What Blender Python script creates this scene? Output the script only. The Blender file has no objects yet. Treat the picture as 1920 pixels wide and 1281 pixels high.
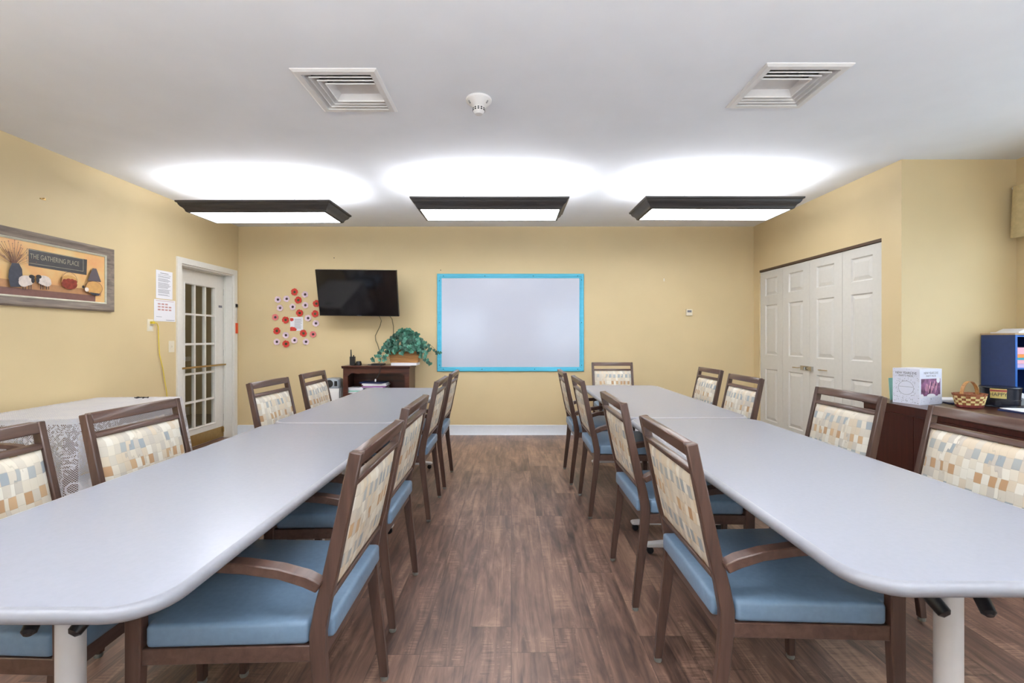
import bpy, bmesh, math, random
from mathutils import Vector, Matrix
PI = math.pi
R = math.radians
C = bpy.context.scene.collection
random.seed(7)

# ------------------------------------------------------------------ colours / materials
def lin(c):
    out = []
    for v in c[:3]:
        v = v / 255.0
        out.append(v / 12.92 if v <= 0.04045 else ((v + 0.055) / 1.055) ** 2.4)
    return (out[0], out[1], out[2], 1.0)

class NT:
    """small node helper"""
    def __init__(s, name):
        s.m = bpy.data.materials.new(name)
        s.m.use_nodes = True
        s.t = s.m.node_tree
        s.n = s.t.nodes
        s.b = s.n['Principled BSDF']
        s.out = s.n['Material Output']
    def node(s, typ, **kw):
        n = s.n.new(typ)
        for k, v in kw.items():
            setattr(n, k, v)
        return n
    def put(s, sock, v):
        if isinstance(v, bpy.types.NodeSocket):
            s.t.links.new(v, sock)
        else:
            sock.default_value = v
    def math(s, op, a, b=0.0, c=None, clamp=False):
        n = s.node('ShaderNodeMath', operation=op, use_clamp=clamp)
        s.put(n.inputs[0], a); s.put(n.inputs[1], b)
        if c is not None: s.put(n.inputs[2], c)
        return n.outputs[0]
    def comb(s, x, y, z=0.0):
        n = s.node('ShaderNodeCombineXYZ')
        s.put(n.inputs[0], x); s.put(n.inputs[1], y); s.put(n.inputs[2], z)
        return n.outputs[0]
    def sep(s, v):
        n = s.node('ShaderNodeSeparateXYZ'); s.put(n.inputs[0], v)
        return n.outputs
    def obj(s):
        return s.node('ShaderNodeTexCoord').outputs['Object']
    def noise(s, vec, scale, detail=3.0, rough=0.5, dist=0.0):
        n = s.node('ShaderNodeTexNoise')
        s.put(n.inputs['Vector'], vec)
        n.inputs['Scale'].default_value = scale
        n.inputs['Detail'].default_value = detail
        n.inputs['Roughness'].default_value = rough
        n.inputs['Distortion'].default_value = dist
        return n.outputs['Fac']
    def white(s, vec):
        n = s.node('ShaderNodeTexWhiteNoise', noise_dimensions='3D')
        s.put(n.inputs['Vector'], vec)
        return n.outputs['Value'], n.outputs['Color']
    def mix(s, f, a, b, blend='MIX'):
        n = s.node('ShaderNodeMix', data_type='RGBA', blend_type=blend)
        s.put(n.inputs[0], f); s.put(n.inputs[6], a); s.put(n.inputs[7], b)
        return n.outputs[2]
    def ramp(s, f, stops, interp='LINEAR'):
        n = s.node('ShaderNodeValToRGB')
        s.put(n.inputs[0], f)
        cr = n.color_ramp; cr.interpolation = interp
        while len(cr.elements) < len(stops): cr.elements.new(0.5)
        for e, (p, c) in zip(cr.elements, stops):
            e.position = p; e.color = c
        return n.outputs[0]
    def bump(s, h, strength=0.2, dist=0.01):
        n = s.node('ShaderNodeBump')
        n.inputs['Strength'].default_value = strength
        n.inputs['Distance'].default_value = dist
        s.put(n.inputs['Height'], h)
        s.t.links.new(n.outputs[0], s.b.inputs['Normal'])
    def base(s, v): s.put(s.b.inputs['Base Color'], v)

def mat(name, rgb, rough=0.5, metal=0.0, var=0.04, scale=30.0, spec=0.5, coat=0.0, bump=0.0):
    m = NT(name)
    c = lin(rgb)
    if var > 0:
        f = m.noise(m.obj(), scale, 3.0)
        lo = tuple(max(0, x * (1 - var * 2)) for x in c[:3]) + (1,)
        hi = tuple(min(1, x * (1 + var * 2)) for x in c[:3]) + (1,)
        m.base(m.ramp(f, [(0.3, lo), (0.7, hi)]))
        if bump: m.bump(f, bump, 0.003)
    else:
        m.base(c)
    m.b.inputs['Roughness'].default_value = rough
    m.b.inputs['Metallic'].default_value = metal
    m.b.inputs['Specular IOR Level'].default_value = spec
    m.b.inputs['Coat Weight'].default_value = coat
    return m.m

def emit(name, rgb, strength):
    m = NT(name)
    m.base((0.9, 0.9, 0.9, 1))
    m.b.inputs['Emission Color'].default_value = rgb + (1,)
    m.b.inputs['Emission Strength'].default_value = strength
    return m.m

def wood_mat(name, c0, c1, rough=0.35, axis='z', sc=1.0, coat=0.0):
    m = NT(name)
    o = m.sep(m.obj())
    k = {'x': (3, 40, 40), 'y': (40, 3, 40), 'z': (40, 40, 3)}[axis]
    v = m.comb(m.math('MULTIPLY', o[0], k[0] * sc), m.math('MULTIPLY', o[1], k[1] * sc), m.math('MULTIPLY', o[2], k[2] * sc))
    f = m.noise(v, 1.0, 5.0, 0.6, 0.4)
    m.base(m.ramp(f, [(0.3, lin(c0)), (0.7, lin(c1))]))
    m.b.inputs['Roughness'].default_value = rough
    m.b.inputs['Coat Weight'].default_value = coat
    m.b.inputs['Coat Roughness'].default_value = 0.2
    m.bump(f, 0.08, 0.002)
    return m.m

def floor_mat():
    m = NT('vinyl_plank_floor')
    o = m.sep(m.obj())
    W, L = 0.178, 1.22
    u = m.math('DIVIDE', o[0], W)
    cu = m.math('FLOOR', u)
    off, _ = m.white(m.comb(cu, 3.3, 0))
    v = m.math('ADD', m.math('DIVIDE', o[1], L), off)
    cv = m.math('FLOOR', v)
    h, hc = m.white(m.comb(cu, cv, 1.7))
    sh = m.math('MULTIPLY', h, 37.0)
    g1 = m.noise(m.comb(m.math('MULTIPLY', o[0], 26), m.math('MULTIPLY', o[1], 1.8), sh), 1.0, 6.0, 0.62, 1.2)
    g2 = m.noise(m.comb(m.math('MULTIPLY', o[0], 9), m.math('MULTIPLY', o[1], 2.4), m.math('ADD', sh, 9.0)), 1.0, 4.0, 0.6, 0.8)
    g3 = m.noise(m.comb(m.math('MULTIPLY', o[0], 10), m.math('MULTIPLY', o[1], 120), sh), 1.0, 2.0, 0.5, 0.6)
    f = m.math('ADD', m.math('MULTIPLY', g1, 0.55), m.math('MULTIPLY', g2, 0.5))
    f = m.math('ADD', f, m.math('MULTIPLY', m.math('SUBTRACT', h, 0.5), 0.10))
    # saw mark bands where the blotch noise is high
    band = m.math('MULTIPLY', m.math('GREATER_THAN', g2, 0.55), m.math('MULTIPLY', m.math('SUBTRACT', g3, 0.5), 0.35))
    f = m.math('ADD', f, band)
    col = m.ramp(f, [(0.34, lin((60, 42, 36))), (0.46, lin((98, 72, 61))), (0.56, lin((128, 97, 82))), (0.70, lin((164, 130, 108)))])
    fu = m.math('FRACT', u); fv = m.math('FRACT', v)
    eu = m.math('LESS_THAN', fu, 0.012)
    ev = m.math('LESS_THAN', fv, 0.0022)
    e = m.math('MAXIMUM', eu, ev)
    col = m.mix(m.math('MULTIPLY', e, 0.55), col, lin((45, 30, 25)))
    m.base(col)
    m.put(m.b.inputs['Roughness'], m.math('ADD', 0.34, m.math('MULTIPLY', g1, 0.16)))
    m.b.inputs['Coat Weight'].default_value = 0.35
    m.b.inputs['Coat Roughness'].default_value = 0.38
    m.bump(m.math('SUBTRACT', f, m.math('MULTIPLY', e, 1.0)), 0.12, 0.002)
    return m.m

def wall_mat(name, rgb):
    m = NT(name)
    f = m.noise(m.obj(), 2.0, 3.0)
    c = lin(rgb)
    m.base(m.ramp(f, [(0.3, tuple(x * 0.97 for x in c[:3]) + (1,)), (0.7, tuple(x * 1.03 for x in c[:3]) + (1,))]))
    m.b.inputs['Roughness'].default_value = 0.55
    m.b.inputs['Specular IOR Level'].default_value = 0.35
    m.bump(m.noise(m.obj(), 180.0, 2.0), 0.05, 0.001)
    return m.m

def chair_fabric():
    m = NT('patterned_chair_fabric')
    o = m.sep(m.obj())
    rnd = m.node('ShaderNodeObjectInfo').outputs['Random']
    rs = m.math('MULTIPLY', rnd, 53.0)
    wob = m.math('SUBTRACT', m.noise(m.comb(m.math('MULTIPLY', o[1], 7), m.math('MULTIPLY', o[2], 14), rs), 1.0, 0.0), 0.5)
    u = m.math('ADD', m.math('DIVIDE', o[1], 0.0235), m.math('MULTIPLY', wob, 1.1))
    u = m.math('ADD', u, m.math('MULTIPLY', m.math('SINE', m.math('MULTIPLY', o[1], 230.0)), 0.22))
    cu = m.math('FLOOR', u)
    jit, _ = m.white(m.comb(cu, 5.5, rs))
    v = m.math('ADD', m.math('DIVIDE', o[2], 0.0385), m.math('MULTIPLY', m.math('SUBTRACT', jit, 0.5), 0.22))
    cv = m.math('FLOOR', v)
    h1, _ = m.white(m.comb(cu, cv, rs))
    h2, _ = m.white(m.comb(cu, cv, m.math('ADD', rs, 11.0)))
    cream = m.ramp(h1, [(0.0, lin((218, 208, 190))), (0.25, lin((206, 196, 180))), (0.5, lin((212, 196, 172))),
                        (0.7, lin((198, 189, 176))), (0.85, lin((226, 219, 205)))], 'CONSTANT')
    row = m.math('MODULO', m.math('ADD', cv, 401.0), 4.0)
    par = m.math('COMPARE', m.math('MODULO', m.math('ADD', cu, 400.0), 2.0), 0.0, 0.3)
    isb = m.math('MULTIPLY', m.math('COMPARE', row, 1.0, 0.3), m.math('MULTIPLY', par, m.math('GREATER_THAN', h2, 0.15)))
    iso = m.math('MULTIPLY', m.math('COMPARE', row, 3.0, 0.3), m.math('MULTIPLY', m.math('SUBTRACT', 1.0, par), m.math('GREATER_THAN', h2, 0.3)))
    col = m.mix(isb, cream, m.ramp(h1, [(0, lin((156, 162, 166))), (0.5, lin((170, 172, 170)))], 'CONSTANT'))
    col = m.mix(iso, col, m.ramp(h1, [(0, lin((184, 146, 108))), (0.5, lin((196, 162, 124)))], 'CONSTANT'))
    fu = m.math('FRACT', u); fv = m.math('FRACT', v)
    ln = m.math('MAXIMUM', m.math('LESS_THAN', fu, 0.07), m.math('LESS_THAN', fv, 0.045))
    col = m.mix(m.math('MULTIPLY', ln, 0.3), col, lin((150, 135, 115)))
    m.base(col)
    m.b.inputs['Roughness'].default_value = 0.6
    m.b.inputs['Specular IOR Level'].default_value = 0.3
    m.bump(m.math('SUBTRACT', 1.0, ln), 0.15, 0.002)
    return m.m

def lace_mat():
    m = NT('white_lace')
    uv = m.node('ShaderNodeUVMap').outputs[0]
    s = m.sep(uv)
    # fine diagonal net
    a = m.math('ADD', s[0], s[1]); b = m.math('SUBTRACT', s[0], s[1])
    cell = 0.0135
    fa = m.math('FRACT', m.math('DIVIDE', a, cell)); fb = m.math('FRACT', m.math('DIVIDE', b, cell))
    net = m.math('MAXIMUM', m.math('LESS_THAN', fa, 0.27), m.math('LESS_THAN', fb, 0.27))
    n1 = m.noise(m.comb(s[0], s[1], 0), 13.0, 2.0, 0.6, 1.8)
    zone = m.math('GREATER_THAN', m.noise(m.comb(s[0], s[1], 4.0), 5.0, 1.0), 0.47)
    fl = m.math('MULTIPLY', zone, m.math('LESS_THAN', m.math('ABSOLUTE', m.math('SUBTRACT', m.math('FRACT', m.math('MULTIPLY', n1, 5.0)), 0.5)), 0.2))
    vo = m.node('ShaderNodeTexVoronoi', feature='F1'); m.put(vo.inputs['Vector'], m.comb(s[0], s[1], 0)); vo.inputs['Scale'].default_value = 5.5
    rose = m.math('LESS_THAN', m.math('ABSOLUTE', m.math('SUBTRACT', m.math('MODULO', vo.outputs['Distance'], 0.12), 0.09)), 0.022)
    rose = m.math('MULTIPLY', rose, m.math('LESS_THAN', vo.outputs['Distance'], 0.26))
    k = m.math('MAXIMUM', m.math('MAXIMUM', net, fl), rose)
    fac = m.math('ADD', 0.06, m.math('MULTIPLY', k, 0.84), clamp=True)
    m.base(lin((222, 220, 224)))
    m.b.inputs['Roughness'].default_value = 0.85
    m.put(m.b.inputs['Alpha'], fac)
    return m.m

def thin_glass():
    m = NT('window_glass')
    t = m.node('ShaderNodeBsdfTransparent'); t.inputs[0].default_value = (0.93, 0.95, 0.94, 1)
    g = m.node('ShaderNodeBsdfGlossy'); g.inputs['Roughness'].default_value = 0.03
    x = m.node('ShaderNodeMixShader'); x.inputs[0].default_value = 0.07
    m.t.links.new(t.outputs[0], x.inputs[1]); m.t.links.new(g.outputs[0], x.inputs[2])
    m.t.links.new(x.outputs[0], m.out.inputs['Surface'])
    return m.m

M = {}
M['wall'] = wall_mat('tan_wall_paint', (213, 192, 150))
M['ceil'] = mat('ceiling_paint', (238, 241, 246), 0.8, var=0.01, scale=3)
M['floor'] = floor_mat()
M['trim'] = mat('white_trim_paint', (226, 222, 214), 0.35, var=0.01)
M['base'] = mat('white_base_vinyl', (222, 226, 232), 0.3, var=0.01)
M['doorw'] = mat('white_door_paint', (210, 207, 200), 0.4, var=0.01)
M['wood'] = wood_mat('walnut_chair_finish', (64, 44, 37), (92, 67, 57), 0.33, 'z', coat=0.15)
M['woodx'] = wood_mat('walnut_chair_rail_finish', (70, 48, 41), (98, 72, 61), 0.33, 'y', coat=0.15)
M['vinyl'] = mat('blue_seat_vinyl', (110, 134, 158), 0.38, var=0.03, scale=60, bump=0.1)
M['fabric'] = chair_fabric()
M['glide'] = mat('grey_plastic_glide', (120, 118, 112), 0.3)
M['lam'] = mat('white_table_laminate', (151, 153, 164), 0.26, var=0.008, scale=80)
M['rim'] = mat('pale_table_edge', (140, 140, 147), 0.35, var=0.02, scale=50)
M['tleg'] = mat('table_leg_enamel', (206, 203, 203), 0.35, var=0.01)
M['blackp'] = mat('black_plastic', (22, 22, 26), 0.35, var=0.02)
M['tv'] = mat('tv_glass', (8, 8, 12), 0.08, var=0.0, spec=0.6)
M['tvb'] = mat('tv_bezel', (16, 16, 18), 0.3, var=0.0)
M['board'] = mat('whiteboard_enamel', (192, 196, 210), 0.15, var=0.005, scale=3)
M['aqua'] = wood_mat('aqua_frame_paint', (70, 178, 208), (84, 190, 220), 0.4, 'x')
M['crown'] = wood_mat('charcoal_crown_finish', (52, 49, 49), (66, 62, 61), 0.4, 'x')
M['screw'] = mat('dark_screw', (50, 60, 70), 0.4, 0.6, var=0)
M['lens'] = emit('lit_diffuser', (0.97, 0.98, 1.0), 8.0)
M['lensup'] = emit('lit_lamp_tray', (0.96, 0.98, 1.02), 7.0)
M['lens_fill'] = emit('added_fill_diffuser', (0.97, 0.98, 1.0), 2.0)
M['lensup_fill'] = emit('added_fill_lamp_tray', (0.96, 0.98, 1.0), 28.0)  # upward fill of the added light row, brightens the ceiling
M['metalw'] = mat('white_painted_metal', (226, 224, 222), 0.4, var=0.01)
M['grey'] = mat('duct_dark', (44, 41, 40), 0.8)
M['brass'] = mat('brass', (176, 146, 92), 0.3, 0.85, var=0.03)
M['chrome'] = mat('chrome', (190, 188, 184), 0.2, 0.95, var=0)
M['track'] = mat('brown_track', (84, 64, 50), 0.5)
M['cherry'] = wood_mat('dark_cherry_wood', (60, 26, 18), (88, 44, 30), 0.3, 'x', coat=0.2)
M['cherryd'] = wood_mat('dark_desk_wood', (52, 20, 14), (68, 30, 22), 0.3, 'z', coat=0.2)
M['paper'] = mat('white_paper', (232, 231, 236), 0.7, var=0.005)
M['ink'] = mat('grey_ink', (120, 120, 128), 0.7, var=0)
M['inkd'] = mat('dark_ink', (58, 56, 62), 0.7, var=0)
M['inkr'] = mat('faded_red_ink', (196, 150, 146), 0.7, var=0)
M['ivory'] = mat('ivory_plate', (226, 216, 194), 0.4, var=0)
M['yellow'] = mat('yellow_cord_rubber', (222, 196, 60), 0.45, var=0)
M['cordw'] = mat('white_cord_rubber', (222, 218, 220), 0.45, var=0)
M['cordb'] = mat('black_cord_rubber', (28, 28, 30), 0.45, var=0)
M['cordg'] = mat('beige_painted_cord', (120, 112, 84), 0.5, var=0)
M['leaf'] = mat('ivy_leaf', (38, 88, 70), 0.5, var=0.35, scale=14)
M['leafl'] = mat('ivy_leaf_light', (74, 132, 112), 0.5, var=0.25, scale=14)
M['stem'] = mat('ivy_stem', (60, 90, 60), 0.6)
M['wick'] = wood_mat('wicker_planter', (150, 100, 52), (196, 146, 88), 0.55, 'x', 2.0)
M['red'] = mat('red_paper', (204, 64, 52), 0.7, var=0.08, scale=60)
M['pink'] = mat('lilac_paper', (226, 202, 214), 0.7, var=0.04, scale=60)
M['salmon'] = mat('salmon_paper', (224, 124, 124), 0.7, var=0.06, scale=60)
M['green_c'] = mat('green_poppy_centre', (74, 78, 46), 0.7)
M['dark_c'] = mat('dark_poppy_centre', (74, 56, 62), 0.7)
M['lace'] = lace_mat()
M['tan_wood'] = wood_mat('brown_side_table_wood', (92, 66, 50), (120, 90, 70), 0.45, 'x')
M['glass'] = thin_glass()
M['orange'] = mat('orange_tag_plastic', (220, 84, 44), 0.5, var=0)
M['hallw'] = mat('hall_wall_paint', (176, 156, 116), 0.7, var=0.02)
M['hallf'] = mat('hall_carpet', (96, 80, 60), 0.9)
M['frame_w'] = wood_mat('weathered_picture_frame', (98, 84, 76), (150, 136, 122), 0.5, 'y')
M['frame_i'] = mat('pale_inner_moulding', (196, 192, 172), 0.5)
M['art_bg'] = NT('art_ground')
_f = M['art_bg'].noise(M['art_bg'].obj(), 5.0, 4.0)
M['art_bg'].base(M['art_bg'].ramp(_f, [(0.3, lin((226, 160, 112))), (0.5, lin((230, 186, 126))), (0.7, lin((226, 196, 142)))]))
M['art_bg'].b.inputs['Roughness'].default_value = 0.3
M['art_bg'] = M['art_bg'].m
M['art_shelf'] = mat('art_shelf', (186, 138, 96), 0.4)
M['art_shelf_front'] = mat('art_shelf_face', (128, 92, 84), 0.4)  # front face of the shelf in the print
M['art_dark'] = mat('art_sign', (72, 70, 72), 0.4)
M['art_jug'] = mat('art_jug', (66, 68, 80), 0.4, var=0.1)
M['art_white'] = mat('art_sheep', (224, 210, 200), 0.4, var=0.08)
M['art_black'] = mat('art_sheep_head', (44, 42, 48), 0.4)
M['art_red'] = mat('art_apple', (140, 58, 44), 0.4, var=0.15, scale=40)
M['art_lamp'] = mat('art_lamp_shade', (98, 88, 92), 0.4)
M['art_gold'] = mat('art_lamp_jar', (206, 158, 96), 0.4)
M['art_twig'] = mat('art_twig', (134, 96, 78), 0.4)
M['art_letter'] = mat('art_letter', (168, 160, 140), 0.4)
M['blue'] = mat('navy_organizer', (42, 62, 112), 0.5, var=0.03)
M['blued'] = mat('bright_blue_edge', (34, 96, 178), 0.5, var=0.03)
M['bluei'] = mat('dark_blue_inside', (16, 30, 66), 0.6)
M['hat'] = mat('black_hat_plastic', (26, 28, 38), 0.25, var=0)
M['gold'] = mat('pale_gold_card', (206, 186, 112), 0.4, var=0)
M['hatr'] = mat('red_card', (200, 92, 76), 0.4, var=0)
M['cream'] = mat('cream_weave', (226, 206, 146), 0.55)
M['brownw'] = mat('brown_weave', (150, 88, 52), 0.55)
M['redw'] = mat('red_weave', (128, 56, 50), 0.55)
M['teal'] = mat('mint_card', (150, 208, 192), 0.6, var=0)
M['ppl'] = mat('party_photo_print', (128, 86, 118), 0.3, var=0.35, scale=25)
M['boxw'] = mat('party_box_card', (224, 226, 240), 0.35, var=0.0)
M['lil'] = mat('lilac_sheet', (196, 176, 214), 0.7, var=0)
M['orn'] = mat('orange_sheet', (240, 148, 76), 0.7, var=0)
M['tq'] = mat('turquoise_sheet', (70, 160, 180), 0.7, var=0)
M['pnk'] = mat('pink_sheet', (232, 176, 190), 0.7, var=0)
M['navy'] = mat('navy_folder', (30, 42, 84), 0.4, var=0)
M['silver'] = mat('silver_plastic', (150, 156, 164), 0.35, 0.3)
M['cur'] = mat('cream_valance', (206, 186, 140), 0.85, var=0.04)
M['magp'] = mat('magazine_cover', (150, 90, 160), 0.4, var=0)
M['tanboard'] = mat('tan_board', (186, 158, 122), 0.6)

# ------------------------------------------------------------------ mesh builder
class MB:
    def __init__(s):
        s.bm = bmesh.new(); s.mats = []; s.k = 0
        s.uv = None
    def m(s, material):
        if material not in s.mats: s.mats.append(material)
        s.k = s.mats.index(material); return s
    def _mark(s, faces):
        for f in faces: f.material_index = s.k
    def poly(s, verts, faces):
        vs = [s.bm.verts.new(v) for v in verts]
        fs = []
        for f in faces:
            try: fs.append(s.bm.faces.new([vs[i] for i in f]))
            except ValueError: pass
        s._mark(fs); return vs, fs
    def box(s, x0, x1, y0, y1, z0, z1, bev=0.0, M_=None, seg=1):
        vs, fs = s.poly([(x0, y0, z0), (x1, y0, z0), (x1, y1, z0), (x0, y1, z0), (x0, y0, z1), (x1, y0, z1), (x1, y1, z1), (x0, y1, z1)],
                        [(0, 3, 2, 1), (4, 5, 6, 7), (0, 1, 5, 4), (1, 2, 6, 5), (2, 3, 7, 6), (3, 0, 4, 7)])
        if M_ is not None: bmesh.ops.transform(s.bm, matrix=M_, verts=vs)
        if bev: s._bev(fs, bev, seg)
        return s
    def _bev(s, fs, bev, seg=1, ang=0.5):
        es = set(e for f in fs for e in f.edges if e.is_manifold and e.calc_face_angle(0) > ang)
        r = bmesh.ops.bevel(s.bm, geom=list(es), offset=bev, segments=seg, affect='EDGES', profile=0.5)
        s._mark(r['faces'])
    def prism(s, pts, a0, a1, axis='y', bev=0.0, seg=1, fn=None, holes=None):
        """polygon pts (2D) extruded along axis from a0 to a1. axis y: pts=(x,z); z: (x,y); x: (y,z)"""
        def P(p, a):
            v = {'y': (p[0], a, p[1]), 'z': (p[0], p[1], a), 'x': (a, p[0], p[1])}[axis]
            return fn(v) if fn else v
        n = len(pts)
        vs = [P(p, a0) for p in pts] + [P(p, a1) for p in pts]
        fc = [tuple(range(n)), tuple(reversed(range(n, 2 * n)))] + [(i, i + n, (i + 1) % n + n, (i + 1) % n) for i in range(n)]
        v, f = s.poly(vs, fc)
        bmesh.ops.recalc_face_normals(s.bm, faces=f)
        if bev: s._bev(f, bev, seg)
        return s
    def tube(s, pts, r, n=8, cap=True):
        pts = [Vector(p) for p in pts]
        rings = []
        rr = r if isinstance(r, (list, tuple)) else [r] * len(pts)
        up = None
        for i, p in enumerate(pts):
            d = (pts[min(i + 1, len(pts) - 1)] - pts[max(i - 1, 0)]).normalized()
            if up is None:
                up = Vector((0, 0, 1)) if abs(d.z) < 0.9 else Vector((1, 0, 0))
            a = d.cross(up).normalized(); b = a.cross(d).normalized(); up = b
            rings.append([s.bm.verts.new(p + (a * math.cos(t) + b * math.sin(t)) * rr[i]) for t in [2 * PI * j / n for j in range(n)]])
        fs = []
        for i in range(len(rings) - 1):
            for j in range(n):
                fs.append(s.bm.faces.new([rings[i][j], rings[i][(j + 1) % n], rings[i + 1][(j + 1) % n], rings[i + 1][j]]))
        if cap:
            fs.append(s.bm.faces.new(list(reversed(rings[0])))); fs.append(s.bm.faces.new(rings[-1]))
        s._mark(fs)
        bmesh.ops.recalc_face_normals(s.bm, faces=fs)
        return s
    def lathe(s, prof, n=24, c=(0, 0, 0), sx=1.0, sy=1.0, M_=None):
        rings = []
        allv = []
        for (r, z) in prof:
            ring = [s.bm.verts.new((c[0] + sx * r * math.cos(2 * PI * j / n), c[1] + sy * r * math.sin(2 * PI * j / n), c[2] + z)) for j in range(n)]
            rings.append(ring); allv += ring
        fs = []
        for i in range(len(rings) - 1):
            for j in range(n):
                fs.append(s.bm.faces.new([rings[i][j], rings[i][(j + 1) % n], rings[i + 1][(j + 1) % n], rings[i + 1][j]]))
        fs.append(s.bm.faces.new(list(reversed(rings[0])))); fs.append(s.bm.faces.new(rings[-1]))
        s._mark(fs)
        bmesh.ops.recalc_face_normals(s.bm, faces=fs)
        if M_ is not None: bmesh.ops.transform(s.bm, matrix=M_, verts=allv)
        return s
    def ring(s, w, h, prof, closed=True, M_=None):
        """mitred rectangular frame: inner opening w x h centred in XY; prof = list of (outward offset, z)"""
        allv = []; cols = []
        for sx, sy in ((-1, -1), (1, -1), (1, 1), (-1, 1)):
            col = [s.bm.verts.new((sx * (w / 2 + o), sy * (h / 2 + o), z)) for o, z in prof]
            cols.append(col); allv += col
        fs = []
        n = len(prof)
        for i in range(4):
            a, b = cols[i], cols[(i + 1) % 4]
            for j in range(n if closed else n - 1):
                k = (j + 1) % n
                fs.append(s.bm.faces.new([a[j], b[j], b[k], a[k]]))
        s._mark(fs)
        bmesh.ops.recalc_face_normals(s.bm, faces=fs)
        if M_ is not None: bmesh.ops.transform(s.bm, matrix=M_, verts=allv)
        return s
    def flat(s, pts, T):
        """flat polygon of 2D points; T maps (a,b)->xyz"""
        s.poly([T(a, b) for a, b in pts], [tuple(range(len(pts)))]); return s
    def text(s, body, size, T, depth=0.0, align='CENTER', sx=1.0):
        cu = bpy.data.curves.new('t', 'FONT'); cu.body = body; cu.size = size; cu.align_x = align; cu.align_y = 'CENTER'
        cu.extrude = depth
        o = bpy.data.objects.new('t', cu); C.objects.link(o)
        dg = bpy.context.evaluated_depsgraph_get()
        me = bpy.data.meshes.new_from_object(o.evaluated_get(dg))
        vs = [T(v.co.x * sx, v.co.y, v.co.z) for v in me.vertices]
        s.poly(vs, [tuple(p.vertices) for p in me.polygons])
        bpy.data.objects.remove(o); bpy.data.curves.remove(cu); bpy.data.meshes.remove(me)
        return s
    def build(s, name, parent=None, smooth=True, loc=None, ang=35):
        me = bpy.data.meshes.new(name)
        s.bm.normal_update()
        s.bm.to_mesh(me); s.bm.free()
        for mm in s.mats: me.materials.append(mm)
        if smooth:
            for p in me.polygons: p.use_smooth = True
            me.set_sharp_from_angle(angle=R(ang))
        o = bpy.data.objects.new(name, me); C.objects.link(o)
        if parent is not None: o.parent = parent
        if loc is not None: o.location = loc
        return o

def mb(key): return MB().m(M[key])
def tag(o, label, cat, group=None, kind=None):
    o['label'] = label; o['category'] = cat
    if group: o['group'] = group
    if kind: o['kind'] = kind
    return o
def struct(o, label=None, cat=None):
    o['kind'] = 'structure'
    if label: o['label'] = label
    if cat: o['category'] = cat
    return o
def thing(name, label, cat, loc=(0, 0, 0), rz=0.0, group=None):
    o = bpy.data.objects.new(name, None); C.objects.link(o)
    o.location = loc; o.rotation_euler = (0, 0, rz); o.empty_display_size = 0.1
    return tag(o, label, cat, group)
def copy_tree(o, parent=None):
    c = o.copy(); C.objects.link(c)
    if parent is not None: c.parent = parent
    for ch in [x for x in bpy.data.objects if x.parent == o]:
        copy_tree(ch, c)
    return c

# ------------------------------------------------------------------ dimensions
CAM = 1.245; H = 2.65
XL, YB, XR, YA, XW, YR = -3.47, 5.79, 3.09, 3.60, 4.0, -2.7
T = 0.15
F = 853.0
def wallL(px, py):          # picture pixel -> (y, z) on the left wall
    d = -XL * F / (958 - px); return d, CAM - (py - 632) / F * d
def wallB(px, py):          # -> (x, z) on the back wall
    return (px - 958) / F * YB, CAM - (py - 632) / F * YB

# ------------------------------------------------------------------ room shell
struct(mb('floor').box(XL - 1.9, XW + T, YR - T, YB + T, -0.05, 0).build('floor', smooth=False))
# ceiling with the two duct openings
V1 = (-0.932, 2.603); V2 = (1.538, 2.557); VS = 0.40
xs = [XL - T, V1[0] - VS / 2, V1[0] + VS / 2, V2[0] - VS / 2, V2[0] + VS / 2, XW + T]
ys = sorted([YR - T, V1[1] - VS / 2, V1[1] + VS / 2, V2[1] - VS / 2, V2[1] + VS / 2, YB + T])
b = mb('ceil')
for i in range(len(xs) - 1):
    for j in range(len(ys) - 1):
        cx, cy = (xs[i] + xs[i + 1]) / 2, (ys[j] + ys[j + 1]) / 2
        if any(abs(cx - v[0]) < VS / 2 and abs(cy - v[1]) < VS / 2 for v in (V1, V2)): continue
        b.box(xs[i], xs[i + 1], ys[j], ys[j + 1], H, H + 0.04)
struct(b.build('ceiling', smooth=False))

# left wall with door opening
DY0, DY1, DZ = 4.775, 5.68, 2.02
b = mb('wall')
b.box(XL - T, XL, YR - T, DY0, 0, H); b.box(XL - T, XL, DY0, DY1, DZ, H); b.box(XL - T, XL, DY1, YB, 0, H)
struct(b.build('wall_left', smooth=False))
struct(mb('wall').box(XL - T, XR + 0.9, YB, YB + T, 0, H).build('wall_back', smooth=False))
CY0, CY1, CZ = 3.793, 5.656, 2.07
b = mb('wall')
b.box(XR, XR + T, YA + T, CY0, 0, H); b.box(XR, XR + T, CY0, CY1, CZ, H); b.box(XR, XR + T, CY1, YB, 0, H)
struct(b.build('wall_right', smooth=False))
struct(mb('wall').box(XR, XW + T, YA, YA + T, 0, H).build('wall_alcove', smooth=False))
FILL_WIN = [(-2.9, -0.7), (0.9, 3.1)]  # unseen rear windows, added for soft frontal daylight
b = mb('wall')
xx_ = [XL - T, -2.9, -0.7, 0.9, 3.1, XW + T]
for i in range(5):
    if i in (1, 3):
        b.box(xx_[i], xx_[i + 1], YR - T, YR, 0, 0.8); b.box(xx_[i], xx_[i + 1], YR - T, YR, 2.2, H)
    else: b.box(xx_[i], xx_[i + 1], YR - T, YR, 0, H)
struct(b.build('wall_rear', smooth=False))
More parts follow.
